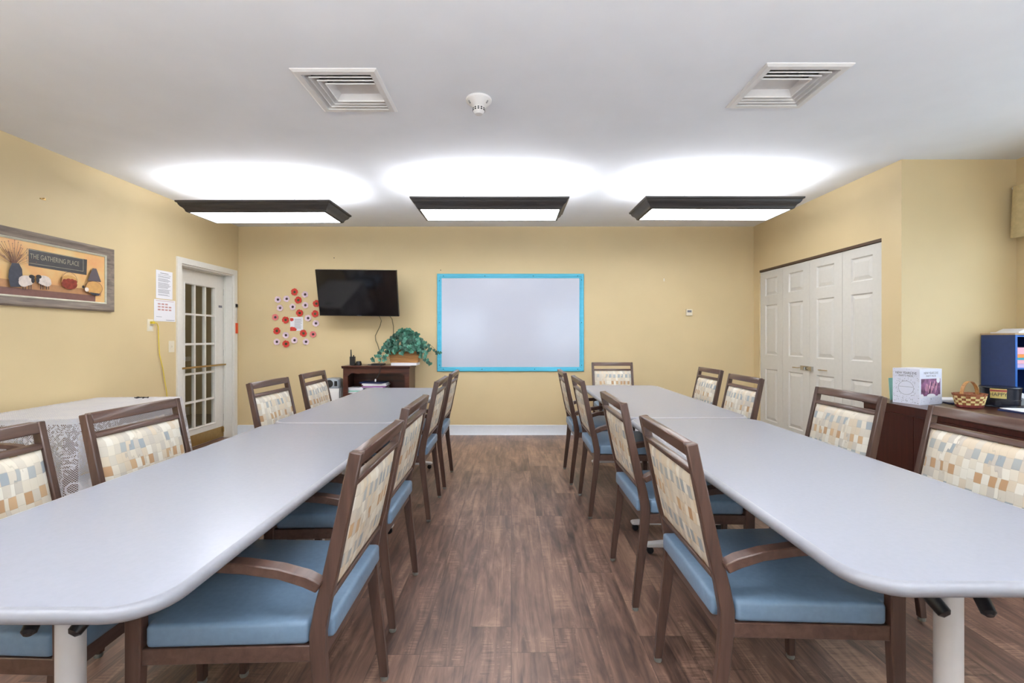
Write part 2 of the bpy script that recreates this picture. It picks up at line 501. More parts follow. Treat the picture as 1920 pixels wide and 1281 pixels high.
for i, (x0, x1) in enumerate(FILL_WIN):
    w = bpy.data.objects.new('window_%d' % (i + 3), None); C.objects.link(w); struct(w)
    w.location = ((x0 + x1) / 2, YR - 0.07, 0.8)
    hw = (x1 - x0) / 2
    f = mb('trim')
    f.box(-hw, hw, -0.03, 0.03, 0, 0.05); f.box(-hw, hw, -0.03, 0.03, 1.35, 1.4)
    for xq in (-hw, -0.025, hw - 0.05): f.box(xq, xq + 0.05, -0.03, 0.03, 0.05, 1.35)
    f.build('window_frame', w, False)
    mb('glass').box(-hw + 0.04, hw - 0.04, -0.003, 0.003, 0.04, 1.36).build('pane', w, False)
# closet interior
b = mb('hallw')
b.box(XR + 0.75, XR + 0.8, YA + T, YB, 0, H)
struct(b.build('wall_closet', smooth=False))
WIN = [(1.25, 3.15, 0.95, 2.1), (-1.7, 0.2, 0.95, 2.1)]  # the window towards the rear is unseen, added for more daylight
b = mb('wall')
yy = [YR, -1.7, 0.2, 1.25, 3.15, YA]
for i in range(5):
    if i in (1, 3):
        b.box(XW, XW + T, yy[i], yy[i + 1], 0, 0.95); b.box(XW, XW + T, yy[i], yy[i + 1], 2.1, H)
    else: b.box(XW, XW + T, yy[i], yy[i + 1], 0, H)
struct(b.build('wall_window', smooth=False))
for i, (y0, y1, z0, z1) in enumerate(WIN):
    w = bpy.data.objects.new('window_%d' % (i + 1), None); C.objects.link(w); struct(w)
    w.location = (XW + 0.07, (y0 + y1) / 2, z0)
    hw = (y1 - y0) / 2; hh = z1 - z0
    f = mb('trim')
    f.box(-0.03, 0.03, -hw, hw, 0, 0.05); f.box(-0.03, 0.03, -hw, hw, hh - 0.05, hh)
    for yq in (-hw, -0.025, hw - 0.05): f.box(-0.03, 0.03, yq, yq + 0.05, 0.05, hh - 0.05)
    f.build('window_frame', w, False)
    mb('glass').box(-0.003, 0.003, -hw + 0.04, hw - 0.04, 0.04, hh - 0.04).build('pane', w, False)
    mb('trim').box(-0.12, -0.03, -hw - 0.03, hw + 0.03, -0.02, 0.0, 0.004).build('window_sill', w, False)

# baseboards
bb = lambda b: b
struct(mb('base').prism([(YB, 0), (YB - 0.022, 0), (YB - 0.010, 0.018), (YB - 0.008, 0.122), (YB, 0.126)], XL, XR, 'x').build('baseboard_back'))
b = mb('base')
pf = [(XL, 0), (XL + 0.022, 0), (XL + 0.010, 0.018), (XL + 0.008, 0.122), (XL, 0.126)]
b.prism(pf, YR, DY0 - 0.065, 'y'); b.prism(pf, DY1 + 0.065, YB - 0.022, 'y')
struct(b.build('baseboard_left'))
b = mb('base')
pf = [(XR, 0), (XR - 0.022, 0), (XR - 0.010, 0.018), (XR - 0.008, 0.122), (XR, 0.126)]
b.prism(pf, YA, CY0, 'y'); b.prism(pf, CY1, YB - 0.022, 'y')
struct(b.build('baseboard_right'))

# ------------------------------------------------------------------ hallway beyond the french door
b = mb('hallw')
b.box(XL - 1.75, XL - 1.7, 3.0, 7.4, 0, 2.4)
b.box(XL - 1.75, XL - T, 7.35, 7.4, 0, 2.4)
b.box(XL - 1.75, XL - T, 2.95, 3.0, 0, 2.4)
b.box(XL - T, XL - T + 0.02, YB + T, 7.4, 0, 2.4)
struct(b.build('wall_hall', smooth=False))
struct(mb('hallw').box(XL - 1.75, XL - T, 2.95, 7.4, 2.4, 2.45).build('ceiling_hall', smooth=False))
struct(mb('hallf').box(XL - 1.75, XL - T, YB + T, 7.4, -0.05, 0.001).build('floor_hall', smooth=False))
b = mb('trim'); b.box(XL - 1.7, XL - 1.67, 3.0, 7.3, 0.86, 0.93, 0.006); b.box(XL - 1.7, XL - 1.685, 3.0, 7.3, 0, 0.13)
b.box(XL - 1.7, XL - 1.68, 6.0, 6.09, 0.13, 2.1); b.box(XL - 1.7, XL - 1.68, 6.9, 6.99, 0.13, 2.1)
struct(b.build('trim_1', smooth=False))

# ------------------------------------------------------------------ french door
XD = XL - 0.125
b = mb('trim')   # casing + jamb
cas = [(0.0, 0.0), (0.0, 0.012), (0.02, 0.018), (0.05, 0.018), (0.06, 0.012), (0.062, 0.0)]
for (ya, yb) in ((DY0 - 0.062, DY0), (DY1, DY1 + 0.062)):
    b.box(XL, XL + 0.018, ya, yb, 0, DZ + 0.062, 0.005)
b.box(XL, XL + 0.018, DY0, DY1, DZ, DZ + 0.062, 0.005)
b.box(XL - T, XL, DY0, DY0 + 0.018, 0, DZ); b.box(XL - T, XL, DY1 - 0.018, DY1, 0, DZ); b.box(XL - T, XL, DY0 + 0.018, DY1 - 0.018, DZ - 0.018, DZ)
b.box(XL - 0.098, XL - 0.085, DY1 - 0.03, DY1 - 0.018, 0, DZ - 0.018); b.box(XL - 0.098, XL - 0.085, DY0 + 0.018, DY1 - 0.018, DZ - 0.03, DZ - 0.018)
struct(b.build('trim_2', smooth=False))
d = bpy.data.objects.new('door_1', None); C.objects.link(d); d.location = (XD, (DY0 + DY1) / 2, 0); struct(d, 'white french door with fifteen glass panes in the left wall', 'door')
hw = 0.432
gy = [-0.235, -0.108, -0.060 - 0.002, 0.066, 0.112, 0.252]     # local y of pane edges
gy = [-0.24, -0.085, -0.063, 0.092, 0.114, 0.262]
gz = [0.215, 0.50, 0.522, 0.818, 0.84, 1.152, 1.176, 1.488, 1.508, 1.832]
b = mb('trim')
b.box(-0.02, 0.02, -hw, gy[0], 0.008, 2.0); b.box(-0.02, 0.02, gy[5], hw, 0.008, 2.0)
b.box(-0.02, 0.02, gy[0], gy[5], 0.008, gz[0]); b.box(-0.02, 0.02, gy[0], gy[5], gz[-1], 2.0)
for k in (1, 3): b.box(-0.016, 0.016, gy[k], gy[k + 1], gz[0], gz[-1], 0.003)
for k in (1, 3, 5, 7):
    for q in (0, 2, 4): b.box(-0.016, 0.016, gy[q], gy[q + 1], gz[k], gz[k + 1], 0.003)
# glazing bead
w_, h_ = gy[5] - gy[0], gz[-1] - gz[0]
MM = Matrix.Translation((0.02, (gy[0] + gy[5]) / 2, (gz[0] + gz[-1]) / 2)) @ Matrix(((0, 0, 1, 0), (1, 0, 0, 0), (0, 1, 0, 0), (0, 0, 0, 1)))
b.ring(w_, h_, [(0, 0), (0.0, 0.004), (0.008, 0.009), (0.016, 0.004), (0.016, 0)], True, MM)
b.build('door_panel', d, False)
mb('glass').box(-0.003, 0.003, gy[0] - 0.005, gy[5] + 0.005, gz[0], gz[-1]).build('glazing', d, False)
b = mb('brass'); b.tube([(0.055, -hw + 0.05, 0.905), (0.055, hw - 0.02, 0.905)], 0.011, 10)
for yq in (-hw + 0.07, hw - 0.05): b.tube([(0.02, yq, 0.905), (0.055, yq, 0.905)], 0.009, 8)
b.build('push_bar', d)
b = mb('brass'); b.box(0.02, 0.0225, -hw + 0.03, hw - 0.005, 0.012, 0.14); b.build('kick_plate', d, False)
b = mb('brass'); b.box(0.02, 0.035, hw - 0.03, hw - 0.012, 0.07, 0.13, 0.003); b.build('door_holder', d, False)
mb('ink').box(0.02, 0.022, 0.335, 0.40, 1.605, 1.632).build('door_label', d, False)
for z in (0.25, 1.05, 1.8):
    mb('chrome').tube([(0.024, hw, z - 0.04), (0.024, hw, z + 0.04)], 0.006, 8).build('hinge', d)

# wall things near the door
y, z = wallL(442, 575)
tag(mb('blackp').box(XL + 0.018, XL + 0.03, 5.70, 5.735, 1.62, 1.66, 0.004).build('door_hook'), 'small black hook high on the door casing beside the corner', 'hook')
t = mb('orange').box(XL + 0.0185, XL + 0.026, 5.70, 5.742, 1.29, 1.42, 0.002)
t.m(M['cordb']).tube([(XL + 0.028, 5.72, 1.42), (XL + 0.024, 5.722, 1.50), (XL + 0.028, 5.718, 1.62)], 0.0015, 5)
tag(t.build('hanging_tag'), 'orange tag hanging on the right door casing', 'tag')

def plate(name, yc, zc, label, cat):
    o = thing(name, label, cat, (XL, yc, zc))
    mb('ivory').box(0, 0.006, -0.036, 0.036, -0.058, 0.058, 0.002).build('cover_plate', o, False)
    return o
yc, zc = wallL(321, 650)
o = plate('light_switch', yc, zc, 'ivory toggle light switch left of the french door', 'light switch')
mb('ivory').box(0.006, 0.016, -0.005, 0.005, -0.006, 0.012, 0.001).build('toggle', o, False)
yc, zc = wallL(281, 610)
o = plate('wall_outlet', yc, zc, 'ivory wall outlet high up with a yellow cord plugged in', 'outlet')
for s in (-0.026, 0.026): mb('trim').box(0.006, 0.008, -0.014, 0.014, s - 0.016, s + 0.016, 0.001).build('socket', o, False)
# yellow cord
pts = [(289, 606), (293.5, 612), (294.5, 640), (296, 665), (302, 690), (306, 715), (309.5, 735)]
P3 = []
for i, (a, c) in enumerate(pts):
    yq, zq = wallL(a, c); P3.append((XL + 0.016 + 0.01 * (i == 0), yq, zq))
P3 = [(XL + 0.03, yc + 0.012, zc + 0.026)] + P3 + [(XL + 0.02, P3[-1][1] + 0.01, 0.5), (XL + 0.03, P3[-1][1] + 0.02, 0.03), (XL + 0.05, P3[-1][1] - 0.2, 0.006)]
co = thing('extension_cord', 'yellow extension cord hanging from the outlet down the left wall', 'cord', (0, 0, 0))
mb('yellow').tube(P3, 0.0045, 6).build('cable', co)
mb('yellow').box(XL + 0.008, XL + 0.032, yc - 0.01, yc + 0.02, zc + 0.014, zc + 0.038, 0.004).build('plug', co, False)

def paper(name, y0, y1, z0, z1, label, red=False):
    b = mb('paper').box(XL + 0.001, XL + 0.0025, y0, y1, z0, z1)
    X = XL + 0.003
    h = z1 - z0; w = y1 - y0
    random.seed(int(z0 * 100))
    if not red:
        b.m(M['inkd']).box(X - 0.0005, X, y0 + w * 0.25, y1 - w * 0.25, z1 - h * 0.10, z1 - h * 0.085)
        b.m(M['ink'])
        zq = z1 - h * 0.16
        while zq > z0 + h * 0.1:
            b.box(X - 0.0005, X, y0 + w * 0.12, y1 - w * random.uniform(0.1, 0.3), zq, zq + 0.003)
            zq -= random.choice((0.0085, 0.0085, 0.015))
    else:
        b.m(M['inkr'])
        for i in range(4):
            for j in range(3):
                if random.random() < 0.85:
                    b.box(X - 0.0005, X, y0 + w * (0.17 + 0.17 * i), y0 + w * (0.17 + 0.17 * i + 0.12), z0 + h * (0.5 + 0.13 * j), z0 + h * (0.5 + 0.13 * j + 0.07))
        b.m(M['inkr']).box(X - 0.0005, X, y0 + w * 0.08, y1 - w * 0.08, z1 - h * 0.07, z1 - h * 0.05)
        b.m(M['ink']).box(X - 0.0005, X, y0 + w * 0.1, y0 + w * 0.35, z0 + h * 0.2, z0 + h * 0.215)
        b.box(X - 0.0005, X, y0 + w * 0.55, y1 - w * 0.04, z0 + h * 0.06, z0 + h * 0.08)
    return tag(b.build(name, smooth=False), label, 'paper')
paper('printed_notice', 4.445, 4.661, 1.625, 1.905, 'white portrait notice of printed text taped up beside the french door')
paper('floor_plan_notice', 4.42, 4.70, 1.40, 1.616, 'landscape sheet with a faded red floor plan below the text notice', True)
tag(mb('brass').tube([(XL, 3.37, 2.27), (XL + 0.02, 3.37, 2.272)], 0.004, 6).box(XL, XL + 0.006, 3.35, 3.39, 2.262, 2.27).build('picture_nail'), 'tiny brass nail high on the left wall above the picture', 'nail')

# ------------------------------------------------------------------ framed picture
PY0, PY1, PZ0, PZ1 = 2.55, 3.955, 1.462, 2.003
pc = thing('framed_picture', 'long framed print reading the gathering place on the left wall', 'picture', (XL, (PY0 + PY1) / 2, (PZ0 + PZ1) / 2))
W_, H_ = PY1 - PY0, PZ1 - PZ0
TL = Matrix(((0, 0, 1, 0), (1, 0, 0, 0), (0, 1, 0, 0), (0, 0, 0, 1)))   # (a,b,n)->(x=n, y=a, z=b)
fw = 0.062
mb('frame_w').ring(W_ - 2 * fw, H_ - 2 * fw, [(0, 0.002), (0, 0.014), (0.02, 0.017), (0.04, 0.028), (0.05, 0.03), (fw, 0.022), (fw, 0.002)], True, TL).build('frame', pc)
mb('frame_i').ring(W_ - 2 * fw - 0.03, H_ - 2 * fw - 0.03, [(0, 0.003), (0, 0.010), (0.01, 0.016), (0.016, 0.012), (0.016, 0.003)], True, TL).build('inner_moulding', pc)
aw, ah = W_ - 2 * fw - 0.02, H_ - 2 * fw - 0.02
b = mb('art_bg').box(0.001, 0.005, -aw / 2, aw / 2, -ah / 2, ah / 2)
def picpt(px, py):
    yy_, zz_ = wallL(px, py); return yy_ - (PY0 + PY1) / 2, zz_ - (PZ0 + PZ1) / 2
lay = [0.0054]
def art(key, pts, direct=False):
    lay[0] += 0.00012
    q = pts if direct else [picpt(*p) for p in pts]
    b.m(M[key]).flat(q, lambda a, c: (lay[0], a, c))
bot = -ah / 2
art('art_shelf', [(-aw / 2, bot + 0.055), (0.59, bot + 0.055), (0.60, bot + 0.10), (-aw / 2, bot + 0.115)], True)
art('art_shelf_front', [(-aw / 2, bot), (0.54, bot), (0.54, bot + 0.055), (-aw / 2, bot + 0.055)], True)
art('art_dark', [(52, 466), (162, 487), (161, 516), (52, 498)])
b.m(M['art_letter'])
cyz = picpt(107, 491)
b.text('THE GATHERING PLACE', 0.052, lambda a, c, n: (lay[0] + 0.0008, a + cyz[0] - 0.015, c + cyz[1] + 0.008), 0, sx=0.66)
b.m(M['art_letter']).ring(0.425, 0.095, [(0, 0), (0, 0.0003), (0.003, 0.0003), (0.003, 0)], True, Matrix.Translation((lay[0] + 0.0004, cyz[0] - 0.008, cyz[1] + 0.006)) @ TL)
def blob(key, cx, cy, rx, ry, n=14, a0=0, a1=2 * PI, dy=0):
    c = picpt(cx, cy)
    art(key, [(c[0] + rx * math.cos(a0 + (a1 - a0) * i / n), c[1] + ry * math.sin(a0 + (a1 - a0) * i / n)) for i in range(n if a1 - a0 > 6 else n + 1)], True)
# jug with twigs
random.seed(3)
c0 = picpt(24, 492)
for i in range(46):
    a = random.uniform(0.15, PI - 0.15); L = random.uniform(0.07, 0.17)
    ex, ez = c0[0] + L * math.cos(a), c0[1] + L * math.sin(a) * 0.9
    art('art_twig', [(c0[0] - 0.002, c0[1] - 0.02), (c0[0] + 0.002, c0[1] - 0.02), (ex + 0.001, ez), (ex - 0.001, ez)], True)
    art('art_twig', [(ex - 0.004, ez), (ex, ez - 0.004), (ex + 0.004, ez), (ex, ez + 0.005)], True)
art('art_jug', [(15, 500), (18, 493), (31, 494), (37, 505), (38, 520), (34, 538), (15, 538), (11, 520), (12, 507)])
for cx, s in ((45, 1), (78, -1)):
    for lx in (-7, -3, 4, 8):
        art('art_black', [(cx + lx, 532), (cx + lx + 1.6, 532), (cx + lx + 1.4, 543), (cx + lx, 543)])
    blob('art_white', cx, 526, 0.052, 0.036)
    blob('art_white', cx - 5 * s, 530, 0.035, 0.03)
    blob('art_black', cx + 10 * s, 519, 0.020, 0.014)
    blob('art_black', cx + 12 * s, 525, 0.012, 0.024)
blob('art_gold', 126, 526, 0.066, 0.04)
blob('art_red', 126, 533, 0.064, 0.040)
for q in ((117, 527), (124, 526), (131, 527), (136, 529)): blob('art_red', q[0], q[1], 0.018, 0.016)
for i in range(9):   # basket handle
    a0_, a1_ = PI * i / 9, PI * (i + 1) / 9; c = picpt(126, 528)
    art('art_twig', [(c[0] + r * math.cos(a), c[1] + 1.15 * r * math.sin(a)) for r, a in ((0.062, a0_), (0.065, a0_), (0.065, a1_), (0.062, a1_))], True)
blob('art_twig', 172, 540, 0.078, 0.058)
blob('art_gold', 172, 540, 0.074, 0.054)
art('art_jug', [(163, 548), (184, 551), (180, 555), (168, 553)])
art('art_lamp', [(169, 503), (176, 504), (185, 529), (159, 526)])
blob('art_white', 158, 543, 0.018, 0.018)
blob('art_black', 151, 538, 0.01, 0.012)
b.build('print', pc, False)

# ------------------------------------------------------------------ back wall things
def flower(cx, cy, kind, label, rot):
    x, z = wallB(cx, cy)
    o = thing('paper_poppy', label, 'paper flower', (x, YB - 0.0007, z), 0, 'paper poppies on the back wall')
    o.rotation_euler = (0, rot, 0)
    pm, cm = {'r': ('red', 'green_c'), 'p': ('pink', 'dark_c'), 's': ('salmon', 'dark_c')}[kind]
    b = mb(pm)
    R0 = 0.047 if kind == 'r' else 0.043
    for k in range(5):
        a = 2 * PI * k / 5 + 0.1 * (k % 2)
        pts = [(0, 0)] + [(math.cos(a + t) * R0 * q, math.sin(a + t) * R0 * q) for t, q in ((-0.74, 0.55), (-0.62, 0.86), (-0.35, 1.0), (0, 0.95), (0.35, 1.0), (0.62, 0.86), (0.74, 0.55))]
        dy = -0.0006 * k
        vs = [(p[0], dy - 0.012 * math.hypot(*p) / R0, p[1]) for p in pts]
        n = len(vs)
        b.poly(vs + [(v[0], v[1] + 0.0005, v[2]) for v in vs], [tuple(range(n)), tuple(reversed(range(n, 2 * n)))] + [(i, (i + 1) % n, (i + 1) % n + n, i + n) for i in range(n)])
    b.build('petals', o, False)
    mb(cm).lathe([(0.001, 0.004), (0.015, 0.005), (0.016, 0.009), (0.010, 0.014), (0.001, 0.015)], 10, M_=Matrix.Rotation(PI / 2, 4, 'X')).build('flower_centre', o)
FL = [
 (482, 289, 'r', 'red paper poppy at the very top of the wall cluster'),
 (512, 354, 'r', 'red paper poppy directly below the topmost red poppy'),
 (657, 382, 'r', 'red paper poppy tucked beside the left edge of the television'),
 (523, 457, 'r', 'small orange-red paper poppy just above the printed note'),
 (647, 463, 'r', 'orange-red paper poppy below the one beside the television edge'),
 (411, 513, 'r', 'red paper poppy touching the left side of the printed note'),
 (341, 600, 'r', 'red paper poppy at the lower left of the cluster'),
 (553, 619, 'r', 'red paper poppy at the bottom right corner of the printed note'),
 (414, 704, 'r', 'red paper poppy at the very bottom of the cluster'),
 (328, 491, 's', 'salmon pink paper poppy at the far left of the cluster'),
 (630, 627, 's', 'salmon pink paper poppy at the lower right of the cluster'),
 (566, 309, 'p', 'pale lilac paper poppy right of the topmost red poppy'),
 (349, 350, 'p', 'pale lilac paper poppy at the upper left corner of the cluster'),
 (419, 344, 'p', 'pale lilac paper poppy left of the second red poppy from the top'),
 (568, 395, 'p', 'pale lilac paper poppy right of and below the second red poppy'),
 (467, 408, 'p', 'pale lilac paper poppy left of and below the second red poppy'),
 (366, 417, 'p', 'pale lilac paper poppy above the salmon one at far left'),
 (590, 498, 'p', 'pale lilac paper poppy right of the top of the printed note'),
 (653, 540, 'p', 'pale lilac paper poppy right of the printed note, nearest below the television'),
 (413, 635, 'p', 'pale lilac paper poppy below the left of the printed note'),
 (482, 675, 'p', 'pale lilac paper poppy in the bottom row, right of the lowest red one'),
 (341, 688, 'p', 'pale lilac paper poppy at the bottom left corner of the cluster'),
 (574, 687, 'p', 'pale lilac paper poppy at the bottom right of the cluster'),
]
random.seed(5)
for fx, fy, k, lab in FL:
    flower(440 + fx / 4.269, 480 + fy / 4.269, k, lab, random.uniform(0, 6))
# printed note
x0, z1 = wallB(440 + 445 / 4.269, 480 + 490 / 4.269); x1, z0 = wallB(440 + 548 / 4.269, 480 + 600 / 4.269)
b = mb('paper').box(x0, x1, YB - 0.0025, YB - 0.001, z0, z1)
b.m(M['ink'])
for i in range(13):
    b.box(x0 + 0.055, x1 - 0.012 - random.uniform(0, 0.02), YB - 0.003, YB - 0.0024, z1 - 0.025 - i * 0.010, z1 - 0.022 - i * 0.010)
b.m(M['red'])
TB = lambda a, c: (a, YB - 0.0032, c)
b.flat([(x0, z0), (x0 + 0.075, z0), (x0 + 0.085, z0 + 0.02), (x0 + 0.06, z0 + 0.045), (x0 + 0.02, z0 + 0.052), (x0, z0 + 0.045)], TB)
b.flat([(x0, z1 - 0.045), (x0 + 0.02, z1 - 0.055), (x0 + 0.045, z1 - 0.04), (x0 + 0.04, z1 - 0.015), (x0 + 0.01, z1 - 0.012), (x0, z1 - 0.015)], TB)
tag(b.build('poppy_note', smooth=False), 'printed note with red poppies in its corners amid the paper flowers', 'paper')

# TV
tv = thing('television', 'black flat television tilted down on the back wall', 'television', (-1.845, 5.49, 1.775))
tv.rotation_euler = (R(-14.5) * -1, 0, R(0))
tv.rotation_euler = (R(15.5), R(0.6), 0)
mb('tvb').box(-0.482, 0.482, -0.018, 0.02, -0.28, 0.28, 0.004).build('casing', tv, False)
mb('tv').box(-0.474, 0.474, -0.0195, -0.0175, -0.268, 0.273).build('screen', tv, False)
mb('blackp').box(-0.36, 0.36, 0.02, 0.05, -0.2, 0.12, 0.012).build('back_housing', tv, False)
mb('silver').text('SAMSUNG', 0.012, lambda a, c, n: (a, -0.0192, c - 0.274)).build('maker_mark', tv, False)
b = mb('blackp'); b.box(-1.95, -1.74, YB - 0.013, YB - 0.001, 1.68, 1.90); b.tube([(-1.9, YB - 0.004, 1.78), (-1.9, 5.56, 1.78)], 0.014, 8); b.tube([(-1.79, YB - 0.004, 1.78), (-1.79, 5.56, 1.78)], 0.014, 8)
tb = b.build('wall_bracket', tv)
tb.matrix_parent_inverse = (Matrix.Translation(tv.location) @ tv.rotation_euler.to_matrix().to_4x4()).inverted()

# whiteboard
wb = thing('whiteboard', 'large whiteboard in an aqua painted frame on the back wall', 'whiteboard', (-0.0055, YB, 1.4275))
TBk = Matrix(((1, 0, 0, 0), (0, 0, -1, 0), (0, 1, 0, 0), (0, 0, 0, 1)))  # (a,b,n)->(x=a,y=-n,z=b)
BW, BH, fr = 1.863, 1.241, 0.056
mb('aqua').ring(BW - 2 * fr, BH - 2 * fr, [(0, 0), (0, 0.010), (0.006, 0.014), (0.02, 0.014), (0.022, 0.02), (0.050, 0.022), (fr, 0.016), (fr, 0)], True, TBk).build('frame', wb)
mb('board').box(-BW / 2 + fr - 0.004, BW / 2 - fr + 0.004, -0.008, -0.001, -BH / 2 + fr - 0.004, BH / 2 - fr + 0.004).build('writing_surface', wb, False)
hx, hz = BW / 2 - 0.03, BH / 2 - 0.03
for sx, sz in [(-hx + 0.05, hz), (-hx * 0.36, hz), (hx * 0.32, hz), (hx - 0.05, hz), (-hx + 0.05, -hz), (-hx * 0.4, -hz), (hx * 0.34, -hz), (hx - 0.05, -hz),
               (-hx, hz - 0.06), (-hx, 0), (-hx, -hz + 0.05), (hx, hz - 0.05), (hx, 0), (hx, -hz + 0.05)]:
    mb('screw').lathe([(0.0055, 0.018), (0.0055, 0.0245), (0.003, 0.0255)], 8, M_=Matrix.Translation((sx, 0, sz)) @ Matrix.Rotation(PI / 2, 4, 'X')).build('screw', wb)

for px, py, key, lab in ((627, 484, 'blackp', 'tiny dark nail high on the back wall above the television'), (826.5, 507, 'blackp', 'tiny dark nail just above the top left corner of the whiteboard')):
    x, z = wallB(px, py)
    tag(mb(key).tube([(x, YB, z), (x, YB - 0.012, z)], [0.004, 0.006], 8).build('wall_nail'), lab, 'nail')
x, z = wallB(1245, 525)
tag(mb('trim').box(x - 0.005, x + 0.005, YB - 0.004, YB, z - 0.018, z + 0.018, 0.001).build('wall_clip', smooth=False), 'tiny white clip on the bare wall right of the whiteboard', 'clip')
x, z = wallB(1291.5, 586)
th = thing('thermostat', 'small beige thermostat right of the whiteboard', 'thermostat', (x, YB, z))
mb('ivory').box(-0.038, 0.038, -0.022, 0, -0.04, 0.04, 0.004).build('cover', th, False)
mb('ink').box(-0.026, 0.026, -0.0235, -0.0215, 0.0, 0.026).build('display', th, False)

# ------------------------------------------------------------------ closet doors
b = mb('track').box(XR + 0.0, XR + 0.05, CY0, CY1, 2.045, CZ)
struct(b.build('trim_3', smooth=False))
lw = (CY1 - CY0) / 4
def leaf(i, n):
    y0 = CY0 + lw * i
    d = bpy.data.objects.new('door_%d' % n, None); C.objects.link(d); d.location = (XR + 0.012, y0 + lw / 2, 0)
    struct(d, 'white three-panel bifold closet leaf, number %s from the room corner' % ['four', 'three', 'two', 'one'][i], 'door')
    b = mb('doorw')
    hwid = lw / 2 - 0.0015
    pw = 0.125 if True else 0
    ys_ = [-hwid, -pw, pw, hwid]; zs_ = [0.015, 0.24, 0.86, 1.03, 1.63, 1.74, 1.955, 2.04]
    b.box(0.0, 0.03, -hwid, -pw, 0.015, 2.04); b.box(0.0, 0.03, pw, hwid, 0.015, 2.04)
    for a, c in ((0.015, 0.24), (0.86, 1.03), (1.63, 1.74), (1.955, 2.04)): b.box(0.0, 0.03, -pw, pw, a, c)
    TR = Matrix(((0, 0, -1, 0), (1, 0, 0, 0), (0, 1, 0, 0), (0, 0, 0, 1)))
    for a, c in ((0.24, 0.86), (1.03, 1.63), (1.74, 1.955)):
        w, h = 2 * pw, c - a
        MMM = Matrix.Translation((0, 0, (a + c) / 2)) @ TR
        g = 0.045
        # moulded recess: slope in, flat, slope out to raised field
        b.ring(w - 2 * g, h - 2 * g, [(g, 0.0), (g - 0.010, -0.011), (g - 0.016, -0.011), (0.0, -0.002)], False, MMM)
        b.poly([MMM @ Vector((sx * (w / 2 - g), sy * (h / 2 - g), -0.002)) for sx, sy in ((-1, -1), (1, -1), (1, 1), (-1, 1))], [(0, 3, 2, 1)])
    b.build('door_panel', d, False)
    return d
leaves = [leaf(i, 5 - i) for i in range(4)]
for i in (1, 2):
    s = 1 if i == 2 else -1
    yq = -0.03 if i == 2 else 0.02
    b = mb('brass'); b.tube([(-0.022, yq - 0.05, 0.915), (-0.022, yq + 0.05, 0.915)], 0.004, 8)
    for q in (-0.045, 0.045): b.tube([(0, yq + q, 0.915), (-0.022, yq + q, 0.915)], 0.0035, 6)
    b.build('pull_handle', leaves[i])
b = mb('chrome')
ys0 = CY0 + 2 * lw
b.box(XR + 0.004, XR + 0.012, ys0 + 0.015, ys0 + 0.14, 0.895, 0.94, 0.002); b.box(XR - 0.012, XR + 0.012, ys0 - 0.06, ys0 - 0.015, 0.895, 0.94, 0.003)
b.box(XR - 0.006, XR + 0.005, ys0 - 0.03, ys0 + 0.08, 0.907, 0.928, 0.002); b.tube([(XR - 0.012, ys0 + 0.05, 0.93), (XR - 0.012, ys0 + 0.05, 0.9)], 0.01, 8)
tag(b.build('slide_latch'), 'chrome slide latch joining the two middle closet leaves', 'latch')

# ------------------------------------------------------------------ ceiling things
def vent(c, side, label):
    o = thing('ceiling_vent', label, 'vent', (c[0], c[1], H), 0, 'ceiling air diffusers')
    FS = 0.455
    mb('metalw').ring(VS - 0.03, VS - 0.03, [(0, -0.002), (0, -0.012), (0.028, -0.012), (0.0425, -0.004), (0.0425, 0.0), (0.0, 0.0)], True).build('frame', o, False)
    W = VS - 0.026
    pitch = 0.032
    def rect(k, ins, z):
        x0, x1, y0, y1 = -W / 2 + pitch * k + ins, W / 2 - pitch * k - ins, -W / 2 + pitch * k + ins, W / 2 - pitch * k - ins
        if side > 0: x0 = -W / 2 + 0.004
        else: x1 = W / 2 - 0.004
        return [(x0, y0, z), (x1, y0, z), (x1, y1, z), (x0, y1, z)]
    for k in range(0, 4):
        b = mb('metalw')
        A = rect(k, 0, -0.011); L_ = rect(k, 0.0, -0.003); B_ = rect(k, 0.030, 0.018); A2 = rect(k, -0.002, -0.011); L2 = rect(k, -0.002, -0.002); B2 = rect(k, 0.0290, 0.020)
        v = A + L_ + B_ + A2 + L2 + B2
        f = []
        for i in range(4):
            if (side > 0 and i == 3) or (side < 0 and i == 1): continue
            j = (i + 1) % 4
            f += [(i, j, j + 4, i + 4), (i + 4, j + 4, j + 8, i + 8), (i + 12, i + 16, j + 16, j + 12), (i + 16, i + 20, j + 20, j + 16), (i, i + 12, j + 12, j), (i + 8, j + 8, j + 20, i + 20)]
        b.poly(v, f); b.build('louver', o, False)
    q = rect(3, 0.029, 0.018)
    mb('metalw').box(q[0][0], q[1][0], q[0][1], q[2][1], 0.02, 0.024).build('centre_plate', o, False)
    b = mb('grey'); hs = VS / 2
    for bx in ((-hs, hs, -hs, -hs + 0.004, 0.0, 0.3), (-hs, hs, hs - 0.004, hs, 0.0, 0.3), (-hs, -hs + 0.004, -hs, hs, 0, 0.3), (hs - 0.004, hs, -hs, hs, 0, 0.3), (-hs, hs, -hs, hs, 0.3, 0.31)): b.box(*bx)
    b.build('duct', o, False)
vent(V1, -1, 'white square louvred ceiling vent left of the smoke detector')
vent(V2, 1, 'white square louvred ceiling vent at the right of the ceiling')
sd = thing('smoke_detector', 'white round smoke detector on the ceiling between the vents', 'smoke detector', (-0.19, 2.69, H))
mb('metalw').lathe([(0.075, 0.0), (0.076, -0.012), (0.068, -0.020), (0.050, -0.034), (0.040, -0.046), (0.036, -0.05)], 32).build('base', sd)
b = mb('metalw').lathe([(0.036, -0.05), (0.034, -0.072), (0.03, -0.078), (0.022, -0.088), (0.008, -0.092)], 24); b.build('sensor_head', sd)
b = mb('blackp')
